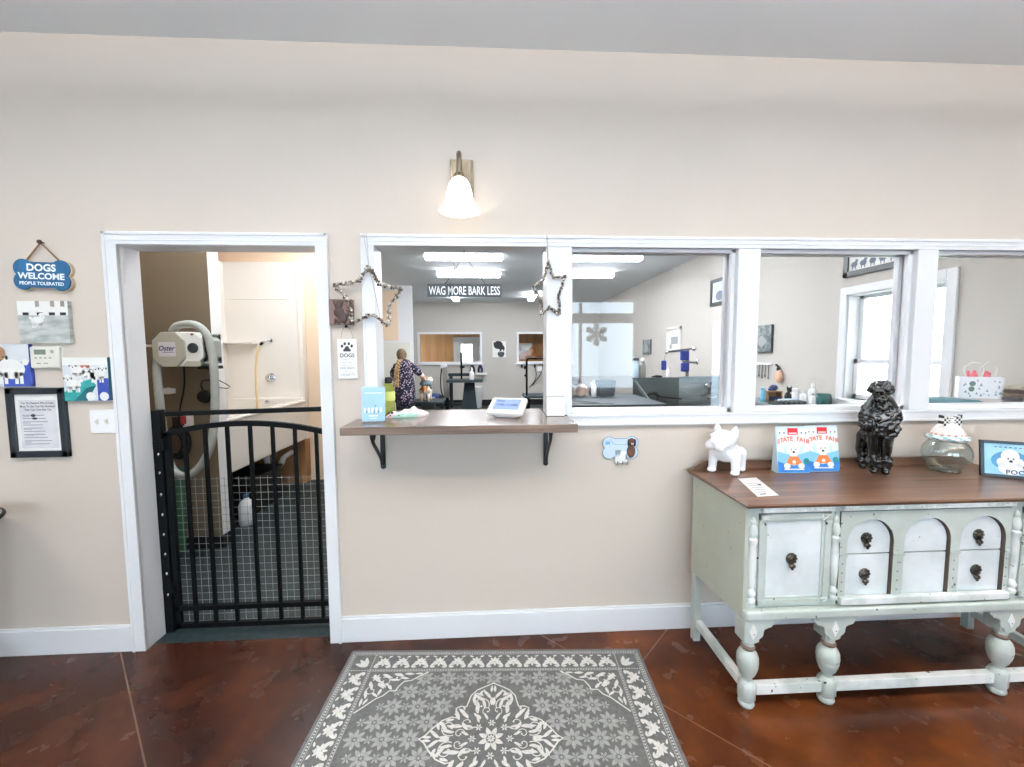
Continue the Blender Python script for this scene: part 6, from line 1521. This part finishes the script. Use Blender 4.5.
# ledge behind the last pane: teal cloth, gift bag, folded throw
t = thing('window_ledge', 'pale ledge behind the rightmost pane holding the gift bag', 'ledge', (2.85, .36, 0))
b = MB(); b.use(M_PWHITE); b.box(2.44, XR - .002, T + .002, .56, 1.155, 1.185); b.build('board', t)
b = MB(); b.use(M_PWHITE)
for x in (2.5, 3.2): b.slab(Frame((x, 0, 0), (0, 1, 0), (0, 0, 1)), [(T + .002, .9), (.5, 1.155), (T + .002, 1.155)], -.01, .01)
b.build('support', t)
t = thing('teal_cloth', 'crumpled teal cloth spread under the gift bag', 'cloth', (2.85, .34, 1.185))
b = MB(); b.use(mat('teal_fabric', (84, 130, 138), .9, col2=(60, 104, 114), nscale=18, bump=.4, bscale=60)); nx, ny = 30, 10; o = len(b.v)
def th(u, v):
    e = min(1, 6 * u, 6 * (1 - u), 5 * v, 5 * (1 - v))
    bump = .040 * math.exp(-((u - .20) / .14) ** 2 - ((v - .5) / .35) ** 2)
    return 1.1862 + max(0, e) * (.040 + bump * (1 if u < .42 else 0) + (.004 * sin(u * 21) * sin(v * 9) if u < .5 else 0))
for j in range(ny + 1):
    for i in range(nx + 1): u, v = i / nx, j / ny; b.v.append(V((2.46 + .62 * u, .155 + .34 * v, th(u, v))))
for j in range(ny):
    for i in range(nx): q = o + j * (nx + 1) + i; b.face([q, q + 1, q + nx + 2, q + nx + 1], True)
b.face([o, o + ny * (nx + 1), o + ny * (nx + 1) + nx, o + nx]); b.build('cloth', t)
t = thing('gift_bag', 'white gift bag printed with grey fir trees, pink tissue inside', 'gift bag', (3.105, .33, 1.2272), radians(-36)); MG = WM[t.name]
gw, gd, gh = .098, .036, .135
def gp(x, y, z): return MG @ V((x, y, z))
b = MB(); b.use(mat('gift_paper', (238, 238, 240), .5)); o = len(b.v)
for z in (0, gh):
    for x, y in ((-gw, -gd), (gw, -gd), (gw, gd), (-gw, gd)): b.v.append(gp(x, y, z))
for f in ((3, 2, 1, 0), (0, 1, 5, 4), (1, 2, 6, 5), (2, 3, 7, 6), (3, 0, 4, 7)): b.face([o + i for i in f])
bag = b.build('bag', t); sd = bag.modifiers.new('paper', 'SOLIDIFY'); sd.thickness = .002
b = MB(); FG = Frame(gp(-gw, -gd - .0015, 0), MG.to_3x3() @ V((1, 0, 0))); rr = random.Random(8); b.use(mat('tree_grey', (140, 150, 162), .6))
for k in range(26):
    a, c, s = rr.uniform(.012, .184), rr.uniform(.012, .122), rr.uniform(.006, .012)
    if .035 < a < .080 and c > .03: continue
    b.flat(FG, [(a - s * .6, c - s * .6), (a + s * .6, c - s * .6), (a, c + s)], .0002 * (k % 3))
b.use(mat('tag_green', (96, 124, 116), .6)); b.disc(FG, .060, .092, .016, .001, 14, .9); b.disc(FG, .057, .058, .017, .001, 14, .8); b.build('tree_print', t)
for x0, x1, y in ((-.075, .005, -gd + .004), (.015, .082, gd - .004)):
    b = MB(); b.use(M_OFFW)
    b.tube(smooth_path([gp(x0 + .01, y, gh - .004), gp(x0 - .004, y, gh + .05), gp(x0 + .02, y, gh + .082), gp((x0 + x1) / 2, y, gh + .090), gp(x1 - .012, y, gh + .080), gp(x1 + .004, y, gh + .05), gp(x1 - .006, y, gh - .004)], 6), .004, 8); b.build('handle', t)
b = MB(); b.use(mat('pink_tissue', (214, 84, 96), .8, col2=(232, 130, 138), nscale=20)); rr = random.Random(6)
for k in range(9):
    x, y = rr.uniform(-.05, .05), rr.uniform(-.012, .012); b.limb([gp(x, y, gh - .04), gp(x + rr.uniform(-.02, .02), y, gh + .012 + .026 * rr.random())], [.018, .008], 7)
b.build('tissue', t)
t = thing('folded_throw', 'folded brown and grey throw at the far right behind the last pane', 'throw', (3.235, .2, 1.185))
b = MB()
for k, (c, h0, h1) in enumerate((((96, 100, 100), 1.1855, 1.22), ((82, 84, 88), 1.22, 1.245), ((120, 100, 84), 1.245, 1.268), ((74, 54, 46), 1.268, 1.292), ((214, 206, 184), 1.292, 1.315))):
    b.use(mat('throw_%d' % k, c, .9, col2=tuple(int(q * .8) for q in c), nscale=30, bump=.5, bscale=90)); b.box(3.14 + .003 * k, XR - .004, .150, .24, h0, h1)
b.build('layers', t, bevel=.008)

# ---------------------------------------------------------------- the groomer, seen from behind
M_SKIN = mat('skin', (236, 200, 180), .55); M_HAIR = mat('brown_hair', (118, 96, 66), .6, col2=(88, 70, 50), nscale=24, stretch=(4, 4, 1)); M_HAIRL = mat('blond_braid', (190, 158, 112), .6, col2=(150, 118, 80), nscale=24)
PXc, PY = -1.55, 5.4
t = thing('person', 'person with long braid in a dark floral tunic, bent over a dog', 'person', (PXc, PY, 0))
def q(x, y, z): return (PXc + x, PY + y, z)
b = MB(); b.use(M_SKIN)
b.ell(q(-.055, .06, 1.50), (.078, .095, .108), 16, 10); b.limb([q(-.04, .03, 1.42), q(-.03, .01, 1.34)], [.055, .06])
b.ell(q(-.055, .150, 1.485), (.014, .022, .018)); b.ell(q(-.055, .142, 1.44), (.022, .016, .010))      # nose and mouth side
for s in (-1, 1): b.ell(q(-.055 + s * .080, .055, 1.495), (.012, .018, .028)); b.ell(q(-.055 + s * .03, .142, 1.515), (.012, .01, .008))
b.limb([q(.0, .0, 1.30), q(.0, -.02, 1.1), q(0, 0, .92), q(0, 0, .86)], [.13, .13, .135, .13])
b.limb([q(-.17, .0, 1.28), q(-.20, .06, 1.08), q(-.10, .26, 1.01), q(.03, .36, 1.01)], [.06, .048, .038, .026])
b.limb([q(.17, .0, 1.28), q(.30, .04, 1.13), q(.31, .26, 1.04), q(.25, .38, 1.05)], [.06, .048, .038, .026])
for hx in (.06, .24):
    b.ell(q(hx, .40, 1.035), (.036, .045, .018))
    for f_ in range(4): b.limb([q(hx - .026 + f_ * .017, .43, 1.035), q(hx - .026 + f_ * .017, .47 - .004 * abs(f_ - 1.5), 1.025), q(hx - .026 + f_ * .017, .487 - .006 * abs(f_ - 1.5), 1.005)], [.009, .008, .007], 7)
    b.limb([q(hx + (.035 if hx < .1 else -.035), .39, 1.03), q(hx + (.05 if hx < .1 else -.05), .42, 1.015)], [.010, .008], 7)
for s in (-1, 1): b.limb([q(s * .085, 0, .86), q(s * .09, .01, .50), q(s * .09, -.01, .10)], [.095, .065, .045]); b.ell(q(s * .09, .06, .045), (.042, .11, .042))
organic(b.build('body', t), .012, 3, .4)
b = MB(); b.use(floral_mat('dark_floral', (34, 36, 58), (206, 186, 198), 30))
b.limb([q(0, .0, 1.30), q(0, -.02, 1.14), q(0, .0, .95), q(-.005, .0, .74)], [.150, .156, .178, .196], 18)
b.limb([q(-.13, 0, 1.30), q(-.20, .02, 1.20), q(-.205, .05, 1.10)], [.08, .075, .066]); b.limb([q(.13, 0, 1.30), q(.22, .01, 1.23), q(.255, .02, 1.19)], [.08, .073, .066]); b.box(PXc - .14, PXc + .13, PY - .11, PY + .11, .70, .76)
organic(b.build('tunic', t), .014, 4, .5)
b = MB(); b.use(A_BK); b.limb([q(0, 0, .84), q(0, 0, .74)], [.135, .135])
for s in (-1, 1): b.limb([q(s * .085, 0, .80), q(s * .09, .01, .50), q(s * .09, -.01, .12)], [.105, .080, .062])
organic(b.build('trousers', t), .014, 3)
b = MB(); b.use(M_BLK2)
for s in (-1, 1): b.limb([q(s * .09, -.02, .05), q(s * .09, .13, .045)], [.05, .045])
b.build('shoes', t)
b = MB(); b.use(M_HAIR); b.ell(q(-.055, .035, 1.525), (.094, .102, .108), 18, 10); b.ell(q(-.055, -.02, 1.47), (.07, .06, .07)); organic(b.build('hair', t), .010, 2)
b = MB(); b.use(M_HAIRL); pts = [q(-.07, -.06, 1.42), q(-.09, -.125, 1.34), q(-.105, -.165, 1.24), q(-.110, -.175, 1.14), q(-.118, -.175, 1.04), q(-.12, -.175, .97)]
P = smooth_path(pts, 4)
for i, p in enumerate(P): b.ell((p.x + .018 * (-1) ** i, p.y, p.z), (.034, .026, .030), 10, 6)
b.build('braid', t)
t = thing('dog', 'tan and white dog on the table in front of the person', 'dog', (-1.27, 5.75, .62))
b = MB(); b.use(mat('tan_white_fur', (206, 140, 84), .9, col2=(238, 226, 212), nscale=5, lo=.45, hi=.52, bump=.5, bscale=80)); X, Y = -1.25, 5.90
b.ell((X, Y + .05, .88), (.105, .19, .105)); b.ell((X + .01, Y - .12, .87), (.09, .09, .10)); b.ell((X, Y + .26, 1.0), (.07, .085, .075)); b.ell((X, Y + .35, .985), (.035, .055, .032)); b.limb([(X, Y + .18, .93), (X, Y + .25, .99)], [.07, .06])
for s in (-1, 1):
    b.limb([(X + s * .06, Y + .16, .84), (X + s * .06, Y + .16, .74), (X + s * .06, Y + .17, .66)], [.038, .028, .026]); b.ell((X + s * .06, Y + .19, .642), (.026, .036, .02))
    b.limb([(X + s * .065, Y - .13, .84), (X + s * .070, Y - .10, .77), (X + s * .068, Y - .17, .71), (X + s * .066, Y - .15, .65)], [.055, .036, .024, .024]); b.ell((X + s * .066, Y - .125, .642), (.025, .036, .02))
    b.limb([(X + s * .05, Y + .25, 1.06), (X + s * .075, Y + .255, 1.01)], [.022, .026])
b.limb([(X, Y - .20, .92), (X + .01, Y - .27, .90), (X + .015, Y - .30, .82)], [.028, .032, .024])
organic(b.build('body', t), .011, 2)
b = MB(); b.use(mat('grey_towel', (106, 122, 128), .95, bump=.4, bscale=120)); b.ell((X + .02, Y - .03, .985), (.115, .15, .045)); b.limb([(X + .09, Y - .12, .96), (X + .11, Y - .12, .88)], [.04, .035]); b.limb([(X - .06, Y - .17, .97), (X - .02, Y - .22, .96), (X + .06, Y - .20, .97)], [.04, .045, .045])
tw = organic(b.build('draped_towel'), .012, 2); tag(tw, 'grey towel draped over the back of the tan and white dog', 'towel')
t = thing('dog_table', 'low black topped table carrying the tan and white dog', 'grooming table', (-1.22, 6.0, 0))
b = MB(); b.use(M_TT); b.box(-1.52, -.92, 5.68, 6.36, .575, .62); b.build('tabletop', t, bevel=.006)
b = MB(); b.use(M_STEEL2); b.box(-1.34, -1.10, 5.88, 6.16, .05, .575); b.box(-1.48, -.96, 5.76, 6.28, .001, .05); b.build('pedestal', t)

# things beyond the far windows and on the shop front
t = thing('tan_armchair', 'tan armchair back showing through the far right window', 'chair', (1.25, 11.1, 0))
b = MB(); b.use(mat('tan_leather', (196, 128, 70), .5)); b.ell((1.22, 11.2, 1.36), (.34, .14, .28)); b.ell((1.36, 11.2, 1.62), (.11, .10, .13)); b.ell((1.22, 11.05, .7), (.4, .35, .22)); b.limb([(.92, 11.0, .8), (.92, 11.2, 1.2)], [.1, .12]); b.limb([(1.52, 11.0, .8), (1.52, 11.2, 1.2)], [.1, .12]); b.box(.95, 1.49, 10.8, 11.3, .30, .65); organic(b.build('upholstery', t), .03, 4)
b = MB(); b.use(M_BLK2)
for x in (.98, 1.46):
    for y in (10.84, 11.26): b.beam((x, y, .001), (x, y, .34), .05)
b.build('legs', t)
t = thing('snowflake_ornament', 'grey glitter snowflake hung in the shop window, mirrored in the first pane', 'ornament', (2.03, YS - .03, 1.86))
b = MB(); b.use(mat('silver_glitter', (150, 154, 156), .5)); c = V((2.03, YS - .025, 1.885))
for k in range(6):
    a = pi / 2 + k * pi / 3; d = V((cos(a), 0, sin(a))); b.beam(c, c + d * .23, .042, .008, (0, 1, 0))
    for r_, l in ((.09, .07), (.15, .07)):
        for s in (-1, 1): e = V((cos(a + s * .95), 0, sin(a + s * .95))); b.beam(c + d * r_, c + d * r_ + e * l, .034, .008, (0, 1, 0))
for k in range(6): a = k * pi / 3; a2 = a + pi / 3; b.beam(c + V((cos(a), 0, sin(a))) * .075, c + V((cos(a2), 0, sin(a2))) * .075, .026, .008, (0, 1, 0))
b.build('flake', t)
b = MB(); b.use(M_STR); b.tube([c + V((0, 0, .23)), V((2.03, YS - .025, 2.10))], .003, 6); b.build('thread', t)

# everything hung on the dividing wall sits on its painted face
for nm in ('welcome_sign', 'canvas_print', 'canvas_print.001', 'canvas_print.002', 'thermostat', 'framed_document', 'light_switch', 'relief_plaque', 'paw_sign', 'wall_sconce',
           'shelf_bracket', 'shelf_bracket.001', 'leash_hook', 'beaded_star', 'beaded_star.001'):
    bpy.data.objects[nm].location.y += WY

SETTING = {'floor': ('reddish brown stained concrete floor with diagonal scored lines', 'floor'), 'floor_washroom': ('dark rubber floor beyond the black gate', 'floor'), 'floor_grooming': ('dark grey floor of the grooming room', 'floor'),
    'floor_rear': ('dark floor of the board lined room at the very back', 'floor'), 'ceiling': ('pale ceiling of the reception at the top edge', 'ceiling'), 'ceiling_grooming': ('pale ceiling of the grooming room with long lights', 'ceiling'),
    'ceiling_rear': ('ceiling of the board lined room at the very back', 'ceiling'), 'wall_divider': ('taupe wall with doorway, counter opening and row of panes', 'wall'), 'wall_left': ('taupe wall at the left end of the reception', 'wall'),
    'wall_right': ('taupe wall at the right end of the reception', 'wall'), 'wall_street': ('taupe street wall with shop windows, mirrored in the panes', 'wall'), 'wall_stub': ('brown stub wall carrying the pet dryer', 'wall'),
    'wall_washroom_back': ('peach wall behind the raised white bath', 'wall'), 'wall_washroom_left': ('peach wall at the left of the raised bath', 'wall'), 'wall_washroom_right': ('unseen slanted partition added to block light between washroom and grooming room', 'wall'),
    'wall_back': ('greige back wall of the grooming room with two windows', 'wall'), 'wall_right_grooming': ('greige right wall of the grooming room with sash window', 'wall'), 'wall_left_grooming': ('greige left wall of the grooming room', 'wall'),
    'wall_bumpout': ('white wall panel behind the person', 'wall'), 'wall_rear_boards': ('tan board wall seen through the back windows', 'wall'), 'wall_rear_sides': ('tan side walls of the board lined room', 'wall'),
    'baseboard_left': ('white baseboard left of the doorway', 'baseboard'), 'baseboard_centre': ('white baseboard right of the doorway', 'baseboard'), 'baseboard_stub': ('black base along the brown stub wall', 'baseboard'), 'baseboard_back': ('black base along the grooming room back wall', 'baseboard'),
    'trim_1': ('white head casing over the counter opening and panes', 'trim'), 'trim_2': ('white left casing of the counter opening', 'trim'), 'trim_3': ('white post between counter opening and first pane', 'trim'), 'trim_4': ('white post between first and second pane', 'trim'),
    'trim_5': ('white post between second and third pane', 'trim'), 'trim_6': ('white post right of the third pane', 'trim'), 'trim_7': ('white sill board below the three panes', 'trim'), 'trim_8': ('white lining inside the counter opening', 'trim'),
    'trim_9': ('white painted end of the brown stub wall', 'trim'), 'trim_10': ('beige panel high on the white wall behind the person', 'trim'), 'door_1': ('white cased doorway with the black gate', 'doorway'), 'door_2': ('white door front behind the person', 'door'),
    'door_3': ('white glazed door seen through the far left window', 'door'), 'door_4': ('white door seen through the far right window', 'door'), 'window_1': ('first glazed pane right of the counter', 'window'), 'window_2': ('second glazed pane from the counter', 'window'),
    'window_3': ('third glazed pane at the right edge', 'window'), 'window_5': ('wide shop window with transom, mirrored in the first pane', 'window'), 'window_6': ('narrow sidelight mirrored at the right of the first pane', 'window'), 'window_7': ('second shop window in the street wall', 'window'),
    'window_8': ('left window in the grooming room back wall', 'window'), 'window_9': ('right window in the grooming room back wall', 'window'), 'window_10': ('white sash window in the right wall', 'window'),
    'ground_street': ('snowy pavement outside the shop windows', 'ground'), 'ground_side': ('winter ground outside the side window', 'ground')}
for nm, (lab, cat) in SETTING.items():
    o = bpy.data.objects.get(nm)
    if o is not None: o['label'] = lab; o['category'] = cat
